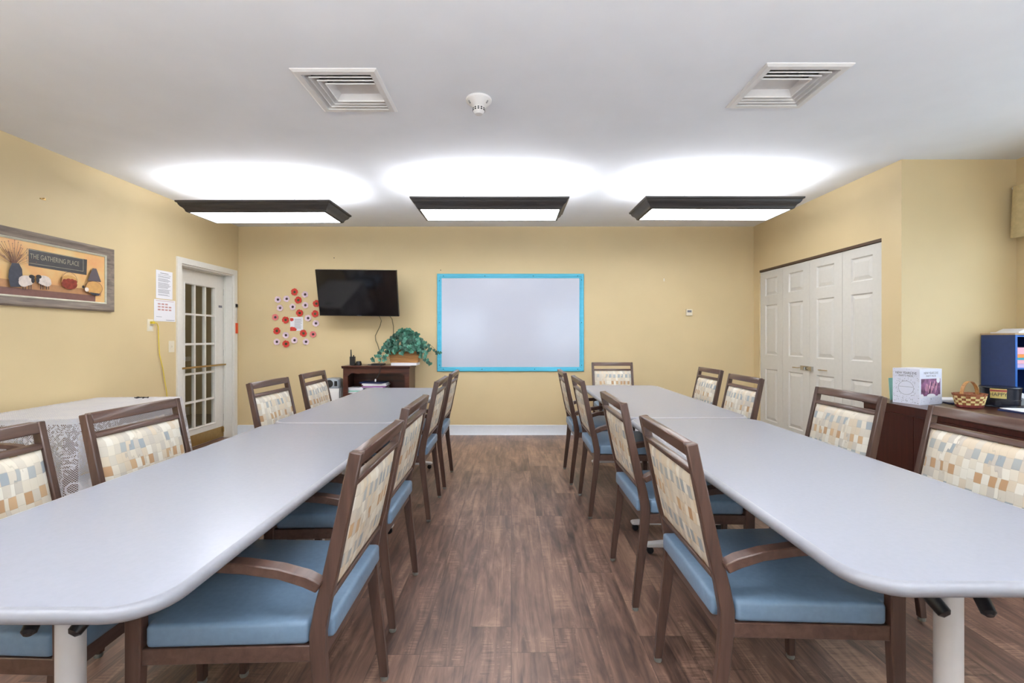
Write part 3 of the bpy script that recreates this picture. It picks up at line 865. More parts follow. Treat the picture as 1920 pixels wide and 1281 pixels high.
for k in range(12):
    a = 2 * PI * k / 12
    for zz_ in (-0.058, -0.068):
        b.box(-0.005, 0.005, 0.033, 0.0365, zz_ - 0.003, zz_ + 0.003, M_=Matrix.Rotation(a, 4, 'Z'))
b.build('vent_slots', sd, False)
for a in (0.4, 2.7):
    mb('chrome').tube([(0.06 * math.cos(a), -0.045, -0.03), (0.052 * math.cos(a), -0.05, -0.046)], 0.004, 6).build('clip', sd)

def fixture(cx, cy, rz, label, name='pendant_light', lens='lens', zb=2.365):
    o = thing(name, label, 'ceiling light', (cx, cy, zb), rz, 'charcoal framed ceiling lights')
    LW, LD = 1.225, 0.38
    mb('crown').ring(LW, LD, [(0.0, 0.0), (0.010, 0.0), (0.020, 0.006), (0.026, 0.022), (0.034, 0.034), (0.050, 0.046), (0.060, 0.060), (0.064, 0.072), (0.076, 0.078), (0.078, 0.092), (0.066, 0.092), (0.0, 0.016)], True).build('crown_frame', o)
    mb('lens' if lens == 'lens' else lens).box(-LW / 2, LW / 2, -LD / 2, LD / 2, 0.004, 0.010).build('diffuser', o, False)
    mb('lensup' if lens == 'lens' else 'lensup_fill').box(-LW / 2 - 0.035, LW / 2 + 0.035, -LD / 2 - 0.035, LD / 2 + 0.035, 0.085, 0.093).build('lamp_tray', o, False)
    zt = H - zb
    b = mb('metalw'); b.box(-0.335, 0.335, -0.065, 0.065, zt - 0.012, zt, 0.004); b.box(-0.315, 0.315, -0.05, 0.05, zt - 0.026, zt - 0.012, 0.005)
    b.build('ceiling_plate', o, False)
    for sx in (-0.25, 0.25):
        mb('ink').tube([(sx, 0, 0.072), (sx, 0, zt - 0.026)], 0.005, 8).build('suspension_rod', o)
    for sx in (-0.18, 0.18):
        mb('chrome').tube([(sx, -0.03, zt - 0.026), (sx, -0.03, zt - 0.031)], 0.005, 8).build('screw', o)
    return o
fixture(-2.285, 4.285, R(-0.6), 'leftmost of the three long charcoal framed hanging lights')
fixture(-0.185, 4.19, 0, 'middle one of the three long charcoal framed hanging lights')
fixture(1.845, 4.18, R(0.6), 'rightmost of the three long charcoal framed hanging lights')
for i, xx in enumerate((-2.28, -0.18, 1.85)):  # unseen row of lights added to brighten ceiling and room
    fixture(xx, 0.1, 0, 'unseen hanging light added for fill behind the viewpoint, %s' % ['left', 'middle', 'right'][i], lens='lens_fill', zb=2.05)

# ------------------------------------------------------------------ folding tables
def rrect(x0, x1, y0, y1, r, n=8):
    pts = []
    for cx, cy, a0 in ((x1 - r, y0 + r, -PI / 2), (x1 - r, y1 - r, 0), (x0 + r, y1 - r, PI / 2), (x0 + r, y0 + r, PI)):
        for i in range(n + 1):
            a = a0 + PI / 2 * i / n
            pts.append((cx + r * math.cos(a), cy + r * math.sin(a)))
    return pts
def table(xc, y0, y1, zt, label, p0, p1, rot=0.0):
    yc = (y0 + y1) / 2; W2, L2 = 0.381, (y1 - y0) / 2
    o = thing('meeting_table', label, 'table', (xc, yc, 0), rot, 'white meeting tables')
    # top surface and bullnose rim
    rim = 0.016
    mb('lam').prism(rrect(-W2 + rim, W2 - rim, -L2 + rim, L2 - rim, 0.085), zt - 0.02, zt, 'z').build('tabletop', o, False)
    b = mb('rim')
    prof = [(0.0, 0.0), (0.006, -0.001), (0.012, -0.0045), (0.0155, -0.0095), (0.0165, -0.0155), (0.0155, -0.0215), (0.012, -0.0265), (0.005, -0.0305), (-0.03, -0.0315)]
    rings = []
    for off, dz in prof:
        rings.append([b.bm.verts.new((p[0], p[1], zt + dz)) for p in rrect(-W2 + rim - off, W2 - rim + off, -L2 + rim - off, L2 - rim + off, 0.085 + off)])
    n = len(rings[0])
    for i in range(len(rings) - 1):
        for j in range(n):
            b.bm.faces.new([rings[i][j], rings[i][(j + 1) % n], rings[i + 1][(j + 1) % n], rings[i + 1][j]])
    b.bm.faces.new(rings[-1])
    bmesh.ops.recalc_face_normals(b.bm, faces=b.bm.faces[:])
    b._mark(b.bm.faces)
    b.build('edge_band', o, ang=50)
    zu = zt - 0.0315
    for k, py in enumerate((p0 - yc, p1 - yc)):
        s = 1 if k == 0 else -1
        b = mb('tleg').lathe([(0.028, 0.075), (0.028, zu - 0.012)], 20, (0, py, 0)); b.build('leg', o)
        b = mb('tleg')
        b.prism([(-0.30, 0.05), (-0.29, 0.04), (0.29, 0.04), (0.30, 0.05), (0.29, 0.062), (0.06, 0.085), (-0.06, 0.085), (-0.29, 0.062)], py - 0.022, py + 0.022, 'y', 0.006)
        ft = b.build('foot', o, False)
        for sx in (-0.27, 0.27):
            mb('blackp').lathe([(0.019, -0.009), (0.020, -0.006), (0.020, 0.006), (0.019, 0.009)], 14, M_=Matrix.Translation((sx, py, 0.020)) @ Matrix.Rotation(PI / 2, 4, 'X')).build('caster', ft)
        b = mb('tleg'); b.box(-0.06, 0.06, py - 0.05, py + 0.05, zu - 0.012, zu - 0.001); b.box(-0.27, 0.27, py + s * 0.04 - 0.018, py + s * 0.04 + 0.018, zu - 0.026, zu - 0.001, 0.003)
        b.build('top_bracket', o, False)
        if k == 0 and y0 < 1.5:
            for sx in (-1, 1):
                b = mb('blackp')
                b.tube([(sx * 0.10, py + 0.06, zu - 0.004), (sx * 0.085, py + 0.03, zu - 0.03), (sx * 0.06, py - 0.02, zu - 0.112), (sx * 0.052, py - 0.045, zu - 0.134), (sx * 0.05, py - 0.05, zu - 0.138)], [0.010, 0.013, 0.016, 0.015, 0.008], 12)
                b.build('release_lever', o)
    b = mb('tleg')
    for sx in (-0.16, 0.16): b.box(sx - 0.015, sx + 0.015, -L2 + 0.25, L2 - 0.25, zu - 0.026, zu - 0.001, 0.003)
    b.build('under_rail', o, False)
    return o
ZL, ZR = 0.742, 0.762
table(-1.04, 0.832, 2.655, ZL, 'nearer white meeting table of the left-hand row', 1.075, 2.468)
table(-1.04, 2.662, 4.515, ZL, 'farther white meeting table of the left-hand row', 2.88, 4.30)
table(1.07, 0.885, 2.712, ZR, 'nearer white meeting table of the right-hand row', 1.113, 2.617)
table(1.07, 2.719, 4.56, ZR, 'farther white meeting table of the right-hand row', 2.93, 4.365)
# cord bundle hanging at seam
b = mb('cordw')
b.tube([(0.688 + 0.014 * math.cos(t * 1.7), 2.69 + 0.012 * math.sin(t * 1.3), 0.728 - 0.0045 * t + 0.012 * math.sin(t * 2.1)) for t in [i * 0.45 for i in range(30)]], 0.004, 6)
b.tube([(0.69, 2.68, 0.70), (0.682, 2.678, 0.66), (0.684, 2.68, 0.625)], 0.003, 6)
tag(b.build('cord_bundle'), 'white cord bundle dangling at the seam of the right-hand tables', 'cord')

# ------------------------------------------------------------------ armchair prototype (faces +x, origin under the rear legs at seat height)
ZTOP = 0.94
def bx(z): return -0.100 * (z - 0.47) / (ZTOP - 0.47)
def make_chair():
    o = bpy.data.objects.new('armchair', None); C.objects.link(o)
    ctr = [(-0.045, 0.014, 0.0145), (-0.036, 0.10, 0.016), (-0.022, 0.22, 0.0175), (-0.008, 0.33, 0.019), (0.0, 0.42, 0.0205), (0.0005, 0.47, 0.0210), (-0.012, 0.54, 0.0205),
           (bx(0.62), 0.62, 0.0195), (bx(0.78), 0.78, 0.0175), (bx(ZTOP), ZTOP, 0.0160)]
    poly = [(x - w, z) for x, z, w in ctr] + [(x + w, z + (0.006 if z == ZTOP else 0)) for x, z, w in reversed(ctr)]
    for s in (-1, 1):
        g = mb('wood').prism(poly, s * 0.217, s * 0.242, 'y', 0.003).build('leg', o, ang=40)
        mb('glide').lathe([(0.013, 0.0), (0.015, 0.004), (0.014, 0.014), (0.010, 0.015)], 12, (-0.045, s * 0.2295, 0)).build('foot_glide', g)
        # front leg with curved shoulder into the arm
        fp = [(0.462, 0.014), (0.455, 0.20), (0.445, 0.40), (0.443, 0.56), (0.436, 0.600), (0.420, 0.625), (0.400, 0.638),
              (0.40, 0.650), (0.455, 0.652), (0.474, 0.640), (0.484, 0.610), (0.486, 0.56), (0.486, 0.40), (0.487, 0.20), (0.488, 0.014)]
        g = mb('wood').prism(fp, s * 0.232, s * 0.261, 'y', 0.003).build('leg', o, ang=40)
        mb('glide').lathe([(0.013, 0.0), (0.015, 0.004), (0.014, 0.014), (0.010, 0.015)], 12, (0.475, s * 0.2465, 0)).build('foot_glide', g)
        # arm: arched rail
        tp = [(-0.018, 0.612), (0.02, 0.632), (0.09, 0.652), (0.18, 0.666), (0.28, 0.672), (0.38, 0.670), (0.45, 0.662), (0.478, 0.650)]
        ap = tp + [(0.470, 0.636), (0.44, 0.642), (0.37, 0.645), (0.28, 0.645), (0.18, 0.638), (0.09, 0.624), (0.03, 0.604), (-0.005, 0.588)]
        def sh(v, s=s):
            k = min(max(v[0] / 0.46, 0), 1)
            return (v[0], v[1] + s * 0.012 * k, v[2])
        mb('woodx').prism(ap, s * 0.223, s * 0.262, 'y', 0.003, fn=sh).build('armrest', o, ang=40)
    # seat frame
    b = mb('woodx')
    for s in (-1, 1):
        b.prism([(0.015, s * 0.219), (0.015, s * 0.240), (0.45, s * 0.255), (0.45, s * 0.234)], 0.398, 0.440, 'z', 0.002)
    b.box(-0.014, 0.008, -0.218, 0.218, 0.398, 0.440, 0.002); b.box(0.452, 0.478, -0.233, 0.233, 0.398, 0.440, 0.002)
    b.build('seat_frame', o, False)
    # cushion
    out = [(-0.034, -0.212), (0.018, -0.212), (0.026, -0.240), (0.436, -0.256), (0.440, -0.229), (0.492, -0.228)]
    out = out + [(x, -y) for x, y in reversed(out)]
    b = mb('vinyl').prism(out, 0.441, 0.502, 'z', 0.012, 3)
    b.build('seat', o, ang=60)
    # rails of the back
    def slab(zb, zt_, t0, t1, key, y=0.2175, bev=0.003, name='rail', seg=1):
        pts = [(bx(zb) + t0, zb), (bx(zb) + t1, zb), (bx(zt_) + t1, zt_), (bx(zt_) + t0, zt_)]
        return mb(key).prism(pts, -y, y, 'y', bev, seg).build(name, o, ang=40)
    slab(0.904, ZTOP + 0.004, -0.0158, 0.0158, 'woodx', name='top_rail')
    slab(0.848, 0.868, -0.015, 0.015, 'woodx', name='middle_rail')
    slab(0.548, 0.566, -0.015, 0.012, 'woodx', name='lower_rail')
    # upholstered panel, gently bulging
    b = mb('fabric')
    ny, nz = 16, 14
    z0, z1, hy = 0.566, 0.848, 0.2165
    def surf(front):
        g = []
        for i in range(nz + 1):
            row = []
            for j in range(ny + 1):
                u = j / ny * 2 - 1; v = i / nz * 2 - 1
                e = (1 - abs(u) ** 8) ** 0.5 * (1 - abs(v) ** 8) ** 0.5 if abs(u) < 1 and abs(v) < 1 else 0.0
                bul = (1 - u * u) * (1 - v * v)
                z = (z0 + z1) / 2 + v * (z1 - z0) / 2
                y = u * hy
                x = bx(z) + ((0.006 + 0.020 * e + 0.010 * bul) if front else (-0.006 - 0.009 * e - 0.006 * bul))
                row.append(b.bm.verts.new((x, y, z)))
            g.append(row)
        return g
    A, B_ = surf(True), surf(False)
    fs = []
    for g, fl in ((A, 1), (B_, 0)):
        for i in range(nz):
            for j in range(ny):
                q = [g[i][j], g[i][j + 1], g[i + 1][j + 1], g[i + 1][j]]
                fs.append(b.bm.faces.new(q if fl else q[::-1]))
    for j in range(ny):
        fs.append(b.bm.faces.new([A[0][j + 1], A[0][j], B_[0][j], B_[0][j + 1]])); fs.append(b.bm.faces.new([A[nz][j], A[nz][j + 1], B_[nz][j + 1], B_[nz][j]]))
    for i in range(nz):
        fs.append(b.bm.faces.new([A[i][0], A[i + 1][0], B_[i + 1][0], B_[i][0]])); fs.append(b.bm.faces.new([A[i + 1][ny], A[i][ny], B_[i][ny], B_[i + 1][ny]]))
    b._mark(fs); b.build('backrest', o, ang=50)
    return o
proto = make_chair()
CH = [  # x, y, rotation, label, group
 (0.61, 1.52, 0, 'brown armchair nearest the viewer on the aisle side of the right-hand tables', 'ra'),
 (0.612, 2.305, 0, 'brown armchair second from the viewer on the aisle side of the right-hand tables', 'ra'),
 (0.588, 3.35, 0, 'brown armchair third from the viewer on the aisle side of the right-hand tables', 'ra'),
 (0.552, 4.06, 0, 'brown armchair farthest along the aisle side of the right-hand tables', 'ra'),
 (-0.505, 1.425, 180, 'brown armchair nearest the viewer on the aisle side of the left-hand tables', 'la'),
 (-0.545, 2.155, 180, 'brown armchair second from the viewer on the aisle side of the left-hand tables', 'la'),
 (-0.60, 3.30, 180, 'brown armchair third from the viewer on the aisle side of the left-hand tables', 'la'),
 (-0.59, 3.96, 180, 'brown armchair farthest along the aisle side of the left-hand tables', 'la'),
 (-1.585, 1.39, 0, 'brown armchair cut by the left edge of the photo, wall side of the left-hand tables', 'lw'),
 (-1.555, 2.00, -1.5, 'brown armchair in front of the lace-covered table, wall side of the left-hand tables', 'lw'),
 (-1.595, 3.18, -1.5, 'brown armchair before the french door side, third along the wall side of the left tables', 'lw'),
 (-1.60, 3.90, 1.5, 'brown armchair beside the grey radio, farthest on the wall side of the left tables', 'lw'),
 (1.76, 1.77, 180, 'brown armchair cut by the right edge of the photo, backed by the dark desk', 'rw'),
 (1.77, 2.52, 181.5, 'brown armchair in front of the closet doors and the end of the dark desk', 'rw'),
 (1.71, 3.51, 180, 'brown armchair before the closet doors at the farther right-hand table, nearer of that pair', 'rw'),
 (1.805, 4.34, 180, 'brown armchair before the bare wall, farthest on the outer side of the right tables', 'rw'),
 (1.20, 5.30, -90, 'brown armchair at the far head of the right-hand tables against the back wall', None),
 (-3.10, 2.20, 0, 'brown armchair by the left wall in front of the lace-covered table, mostly out of view', None),
]
GR = {'ra': 'armchairs on the aisle side of the right tables', 'la': 'armchairs on the aisle side of the left tables', 'lw': 'armchairs on the wall side of the left tables', 'rw': 'armchairs on the closet side of the right tables'}
for i, (x, y, rz, lab, g) in enumerate(CH):
    o = proto if i == 0 else copy_tree(proto)
    o.location = (x, y, 0); o.rotation_euler = (0, 0, R(rz))
    tag(o, lab, 'chair', GR.get(g, 'brown armchairs standing apart'))

# ------------------------------------------------------------------ lace covered table
lt = thing('side_table', 'small table hidden under the lace cloth by the left wall', 'table', (-3.07, 3.30, 0), R(4))
TW, TLn = 0.66, 1.04
mb('metalw').box(-TW / 2, TW / 2, -TLn / 2, TLn / 2, 0.705, 0.735, 0.004).build('tabletop', lt, False)
b = mb('tan_wood')
b.box(-TW / 2 + 0.04, TW / 2 - 0.04, -TLn / 2 + 0.04, -TLn / 2 + 0.06, 0.62, 0.705); b.box(-TW / 2 + 0.04, TW / 2 - 0.04, TLn / 2 - 0.06, TLn / 2 - 0.04, 0.62, 0.705)
b.box(-TW / 2 + 0.04, -TW / 2 + 0.06, -TLn / 2 + 0.06, TLn / 2 - 0.06, 0.62, 0.705); b.box(TW / 2 - 0.06, TW / 2 - 0.04, -TLn / 2 + 0.06, TLn / 2 - 0.06, 0.62, 0.705)
b.build('apron', lt, False)
for sx in (-1, 1):
    for sy in (-1, 1):
        x, y = sx * (TW / 2 - 0.06), sy * (TLn / 2 - 0.06)
        mb('tan_wood').box(x - 0.025, x + 0.025, y - 0.025, y + 0.025, 0, 0.705, 0.004).build('leg', lt, False)
def cloth():
    b = mb('lace')
    uvl = b.bm.loops.layers.uv.new('UVMap')
    hx, hy, zt = TW / 2 + 0.008, TLn / 2 + 0.008, 0.741
    # perimeter samples with normals
    per = []
    r = 0.03
    seg = []
    corners = [(hx - r, -hy + r, -PI / 2), (hx - r, hy - r, 0), (-hx + r, hy - r, PI / 2), (-hx + r, -hy + r, PI)]
    s = 0.0
    def add(x, y, nx, ny, c):
        nonlocal s
        if per: s += math.hypot(x - per[-1][0], y - per[-1][1])
        per.append((x, y, nx, ny, c, s))
    for k, (cx, cy, a0) in enumerate(corners):
        for i in range(9):
            a = a0 + PI / 2 * i / 8
            add(cx + r * math.cos(a), cy + r * math.sin(a), math.cos(a), math.sin(a), 1 - abs(i - 4) / 4)
        nx_, ny_, na = corners[(k + 1) % 4]
        ax, ay = cx + r * math.cos(a0 + PI / 2), cy + r * math.sin(a0 + PI / 2)
        bx_, by_ = nx_ + r * math.cos(na), ny_ + r * math.sin(na)
        N = 40
        L = math.hypot(bx_ - ax, by_ - ay)
        for i in range(1, N):
            t = i / N
            edge = min(t, 1 - t) * L
            add(ax + (bx_ - ax) * t, ay + (by_ - ay) * t, math.cos(a0 + PI / 2), math.sin(a0 + PI / 2), -min(edge / 0.16, 1.0) + 0.0)
    per.append(per[0][:5] + (s + 0.01,))
    def off(p, t):
        cor = max(0.0, (1 + p[4]) if p[4] < 0 else 1.0)
        o_ = (0.004 + (0.5 + 0.5 * math.sin(p[5] * 26)) * 0.018 * t + 0.075 * cor ** 1.5 * t)
        return p[0] + p[2] * o_, p[1] + p[3] * o_
    us = [0.0]
    for q in range(1, len(per)):
        a_, b_ = off(per[q - 1], 0.6), off(per[q], 0.6)
        us.append(us[-1] + math.hypot(a_[0] - b_[0], a_[1] - b_[1]))
    NT_ = 16; drop = 0.60
    grid = []
    for i in range(NT_ + 1):
        t = i / NT_
        row = []
        for (x, y, nx, ny, c, ss) in per[:-1]:
            fold = (0.5 + 0.5 * math.sin(ss * 26)) * 0.018 * t
            cor = max(0.0, (1 + c) if c < 0 else 1.0)
            flare = 0.075 * cor ** 1.5 * t
            o_ = 0.004 + fold + flare if i else 0.0
            lim = max(x + nx * o_, -0.352)
            hem = 0.012 * math.sin(ss * 40) * (i == NT_)
            row.append(b.bm.verts.new((lim, y + ny * o_, zt - (0.004 if i == 1 else 0) - drop * t - hem + 0.06 * 0 )))
        grid.append(row)
    n = len(grid[0])
    for i in range(NT_):
        for j in range(n):
            k = (j + 1) % n
            f = b.bm.faces.new([grid[i][j], grid[i][k], grid[i + 1][k], grid[i + 1][j]])
            s0, s1 = us[j], us[j + 1]
            for lp, (uu, vv) in zip(f.loops, ((s0, i), (s1, i), (s1, i + 1), (s0, i + 1))):
                lp[uvl].uv = (uu, vv / NT_ * drop)
    f = b.bm.faces.new(grid[0])
    for lp in f.loops: lp[uvl].uv = (lp.vert.co.x + 5, lp.vert.co.y + 5)
    b._mark(b.bm.faces)
    bmesh.ops.recalc_face_normals(b.bm, faces=b.bm.faces[:])
    return b.build('lace_tablecloth', ang=60)
lc = cloth(); lc.location = (-3.07, 3.30, 0); lc.rotation_euler = (0, 0, R(4))
tag(lc, 'white floral lace tablecloth draped over the table by the left wall', 'tablecloth')
b = mb('blackp'); b.tube([(-3.02 + 0.05 * math.cos(t), 3.72 + 0.02 * math.sin(t * 2), 0.747 + 0.006 * math.sin(t * 3) ** 2) for t in [i * 0.35 for i in range(17)]], 0.004, 6)
tag(b.build('eyeglasses_cord'), 'small coil of dark cord lying on the lace cloth near its far corner', 'cord')

# ------------------------------------------------------------------ bookcase at back wall
bc = thing('bookcase', 'dark cherry bookcase with scalloped apron against the back wall', 'bookcase', (-1.61, 5.60, 0))
bw, y0, y1, zt = 0.395, -0.165, 0.165, 0.90
b = mb('cherry')
b.box(-bw, -bw + 0.02, y0 + 0.02, y1, 0.0, 0.868); b.box(bw - 0.02, bw, y0 + 0.02, y1, 0, 0.868)
b.box(-bw + 0.02, bw - 0.02, y1 - 0.01, y1, 0.06, 0.868); b.box(-bw + 0.02, bw - 0.02, y0 + 0.02, y1 - 0.01, 0.06, 0.08)
b.box(-bw, -bw + 0.055, y0, y0 + 0.02, 0.0, 0.868); b.box(bw - 0.055, bw, y0, y0 + 0.02, 0, 0.868); b.box(-bw + 0.055, bw - 0.055, y0, y0 + 0.02, 0, 0.09)
b.build('case', bc, False)
b = mb('cherry'); b.prism([(y0 - 0.012, 0.868), (y0 - 0.022, 0.876), (y0 - 0.022, 0.882), (y0 - 0.030, 0.888), (y0 - 0.030, 0.90), (y1, 0.90), (y1, 0.868)], -bw - 0.012, bw + 0.012, 'x', 0.001)
b.build('top', bc, False)
sc = [(-bw + 0.055, 0.868), (-bw + 0.055, 0.795)]
N = 60; w2 = bw - 0.055
for i in range(N + 1):
    u = -1 + 2 * i / N
    a = abs(u)
    zz_ = 0.800 + (0.013 * abs(math.sin(a * PI * 3.1)) if a > 0.2 else 0.013 - 0.02 * (0.2 - a))
    if a > 0.9: zz_ -= (a - 0.9) * 0.25
    sc.append((u * w2 * 0.999, zz_))
sc += [(bw - 0.055, 0.868)]
mb('cherry').prism(sc, y0 + 0.002, y0 + 0.018, 'y').build('scalloped_apron', bc, False)
mb('cherry').box(-bw + 0.02, bw - 0.02, y0 + 0.022, y1 - 0.01, 0.55, 0.568).build('shelf', bc, False)
# magazines
random.seed(11)
cols = ['paper', 'inkd', 'paper', 'navy', 'paper', 'magp', 'paper', 'paper', 'navy']
zq = 0.5685
words = ['lowest', 'second lowest', 'third from the bottom', 'fourth from the bottom', 'middle', 'fourth from the top', 'third from the top', 'second from the top', 'topmost']
for i, k in enumerate(cols):
    h = random.choice((0.012, 0.014, 0.016))
    o = mb(k).box(-0.14, 0.14, -0.105, 0.105, 0, h - 0.0015, 0.001)
    o = o.build('magazine', smooth=False, loc=(-1.66 + random.uniform(-0.02, 0.02), 5.575, zq)); o.rotation_euler = (0, 0, random.uniform(-0.15, 0.15)); zq += h
    tag(o, 'magazine in the tall stack inside the bookcase, %s' % words[i], 'magazine', 'magazines in the bookcase')
zq = 0.5685
for i, k in enumerate(['paper', 'teal', 'paper', 'paper']):
    h = 0.016
    o = mb(k).box(-0.1, 0.1, -0.1, 0.1, 0, h - 0.0015, 0.001).build('magazine', smooth=False, loc=(-1.875, 5.575, zq)); o.rotation_euler = (0, 0, random.uniform(-0.08, 0.0)); zq += h
    tag(o, 'magazine in the low stack at the left inside the bookcase, %s' % ['lowest', 'second lowest', 'second from the top', 'topmost'][i], 'magazine', 'magazines in the bookcase')
tag(mb('paper').box(-1.45, -1.12 - 0.02, 5.50, 5.70, 0.9005, 0.931, 0.003).build('white_book', smooth=False), 'thick white book lying under the wicker planter', 'book')
# planter with ivy
PX, PYc = -1.30, 5.60
pl = thing('potted_ivy', 'trailing green ivy in a woven wicker planter on the bookcase', 'plant', (PX, PYc, 0.932))
b = mb('wick')
def frus(w0, d0, w1, d1, z0, z1):
    b.poly([(-w0, -d0, z0), (w0, -d0, z0), (w0, d0, z0), (-w0, d0, z0), (-w1, -d1, z1), (w1, -d1, z1), (w1, d1, z1), (-w1, d1, z1)],
           [(0, 3, 2, 1), (4, 5, 6, 7), (0, 1, 5, 4), (1, 2, 6, 5), (2, 3, 7, 6), (3, 0, 4, 7)])
for k in range(10):
    t0, t1 = k / 10, (k + 1) / 10
    e = 0.003 if k % 2 else 0.0
    frus(0.165 + 0.02 * t0 + e, 0.068 + 0.014 * t0 + e, 0.165 + 0.02 * t1 + e, 0.068 + 0.014 * t1 + e, 0.145 * t0, 0.145 * t1 - 0.0005)
b.ring(0.37, 0.165, [(0, 0.132), (0, 0.152), (0.008, 0.154), (0.008, 0.132)], True)
b.build('planter_basket', pl, False)
random.seed(21)
def leaves_mesh(key, spots):
    b = mb(key)
    for (p, sz, nrm) in spots:
        a = random.uniform(0, 2 * PI)
        n = Vector(nrm).normalized()
        t = n.cross(Vector((random.uniform(-1, 1), random.uniform(-1, 1), -1))).normalized()
        u = n.cross(t)
        tip = -1 if u.z > 0 else 1
        u = u * tip
        P = Vector(p)
        shp = [(0, -0.25), (0.28, -0.42), (0.5, -0.15), (0.42, 0.2), (0.2, 0.35), (0, 0.75), (-0.2, 0.35), (-0.42, 0.2), (-0.5, -0.15), (-0.28, -0.42)]
        vs = [P + t * (q[0] * sz) + u * (q[1] * sz) + n * (abs(q[0]) * 0.35 * sz - abs(q[1]) ** 2 * 0.2 * sz) for q in shp]
        vs.append(P + u * 0.1 * sz)
        c = len(vs) - 1
        b.poly(vs, [(i, (i + 1) % c, c) for i in range(c)])
    return b
spots = []; spl = []
for i in range(430):
    th_, ph = random.uniform(0, 2 * PI), random.uniform(0.0, 1.85)
    d = Vector((math.sin(ph) * math.cos(th_), math.sin(ph) * math.sin(th_), math.cos(ph)))
    rr = random.uniform(0.75, 1.0)
    p = (d.x * 0.245 * rr, max(min(d.y * 0.13 * rr, 0.12), -0.15) - 0.02, 0.175 + d.z * 0.24 * rr * (0.85 + 0.15 * math.cos(th_ * 3)))
    (spl if random.random() < 0.28 else spots).append((p, random.uniform(0.045, 0.072), (d.x, d.y - 0.7, d.z * 0.7 + 0.2)))
trail = []
def strand(pts):
    trail.append(pts)
    for i in range(len(pts) - 1):
        for k in range(4):
            t = k / 4
            p = Vector(pts[i]).lerp(Vector(pts[i + 1]), t) + Vector((random.uniform(-0.02, 0.02), random.uniform(-0.03, 0.0), random.uniform(-0.02, 0.02)))
            (spl if random.random() < 0.5 else spots).append((tuple(p), random.uniform(0.035, 0.055), (random.uniform(-0.5, 0.5), -1, random.uniform(0, 0.6))))
strand([(-0.14, -0.09, 0.2), (-0.24, -0.14, 0.16), (-0.31, -0.15, 0.09), (-0.36, -0.16, 0.02)])
strand([(-0.12, -0.10, 0.17), (-0.20, -0.15, 0.08), (-0.22, -0.16, 0.0)])
strand([(-0.2, -0.09, 0.22), (-0.28, -0.12, 0.13), (-0.27, -0.15, 0.02)])
strand([(0.12, -0.09, 0.2), (0.24, -0.12, 0.16), (0.28, -0.12, 0.05)])
strand([(0.2, -0.05, 0.25), (0.29, -0.10, 0.22), (0.33, -0.11, 0.16), (0.26, -0.12, 0.08)])
strand([(0.2, -0.10, 0.12), (0.26, -0.13, 0.04), (0.33, -0.14, -0.02)])
trail.append([(0.1, -0.06, 0.2), (0.3, -0.10, 0.24), (0.37, -0.11, 0.18), (0.42, -0.12, 0.12)])
for q in ((0.37, 0.155), (0.395, 0.135), (0.405, 0.11), (0.42, 0.13), (0.44, 0.118), (0.455, 0.125)):
    spots.append(((q[0], -0.12, q[1]), 0.034, (0.2, -1, 0.3)))
trail.append([(0.405, -0.12, 0.14), (0.42, -0.12, 0.125), (0.46, -0.12, 0.125)])
leaves_mesh('leaf', spots).build('foliage', pl, False)
leaves_mesh('leafl', spl).build('pale_foliage', pl, False)
b = mb('stem')
for t in trail: b.tube(t, 0.0022, 5)
b.build('stems', pl)
# walkie talkie
wt = thing('two_way_radio', 'black two-way radio with short antenna standing on the bookcase', 'radio', (-1.935, 5.56, 0.9005))
mb('blackp').box(-0.03, 0.03, -0.018, 0.018, 0, 0.105, 0.008, seg=2).build('body', wt)
mb('blackp').tube([(-0.018, 0, 0.10), (-0.020, 0, 0.19)], [0.009, 0.006], 10).build('antenna', wt)
mb('grey').tube([(0.012, 0, 0.10), (0.012, 0, 0.122)], 0.008, 10).build('knob', wt)
mb('grey').box(-0.018, 0.018, -0.0205, -0.018, 0.05, 0.08).build('speaker_grille', wt, False)
tag(mb('blackp').lathe([(0.036, 0), (0.038, 0.01), (0.030, 0.045), (0.024, 0.048)], 16).build('charger_cup', loc=(-1.865, 5.57, 0.9005)), 'small black charging cup beside the two-way radio', 'charger')
sb = thing('set_top_box', 'flat black media box with its cables left of the planter', 'media box', (-1.62, 5.56, 0.9005))
mb('blackp').box(-0.075, 0.075, -0.05, 0.05, 0, 0.02, 0.004).build('body', sb, False)
mb('blackp').tube([(-0.07, -0.055, 0.01), (-0.11, -0.06, 0.012), (-0.12, -0.02, 0.01), (-0.09, 0.02, 0.008)], 0.005, 6).build('cable', sb)
b = thing('dangling_cable', 'dark cable with a pale plug dangling over the bookcase front', 'cable')
mb('cordb').tube([(-1.58, 5.50, 0.908), (-1.55, 5.42, 0.906), (-1.545, 5.398, 0.88), (-1.555, 5.396, 0.83), (-1.58, 5.394, 0.775), (-1.60, 5.394, 0.745)], 0.004, 6).build('cable', b)
mb('cordw').box(-0.008, 0.008, -0.005, 0.005, -0.03, 0.0, 0.002).build('plug', b, False, loc=(-1.605, 5.394, 0.745))
for pts, lab in (([(-1.625, 5.60, 1.515), (-1.628, 5.72, 1.45), (-1.66, 5.765, 1.38), (-1.72, 5.77, 1.26), (-1.715, 5.77, 1.20), (-1.69, 5.765, 1.15), (-1.66, 5.76, 1.05), (-1.65, 5.72, 0.93), (-1.64, 5.62, 0.915)], 'thin cable curving down the wall from the television to the ivy'),
                 ([(-1.50, 5.60, 1.515), (-1.495, 5.72, 1.47), (-1.49, 5.77, 1.38), (-1.49, 5.77, 1.20), (-1.50, 5.76, 1.0), (-1.50, 5.74, 0.91)], 'thin cable hanging straight down from the right of the television')):
    tag(mb('cordg').tube(pts, 0.005, 6).build('television_cable'), lab, 'cable')

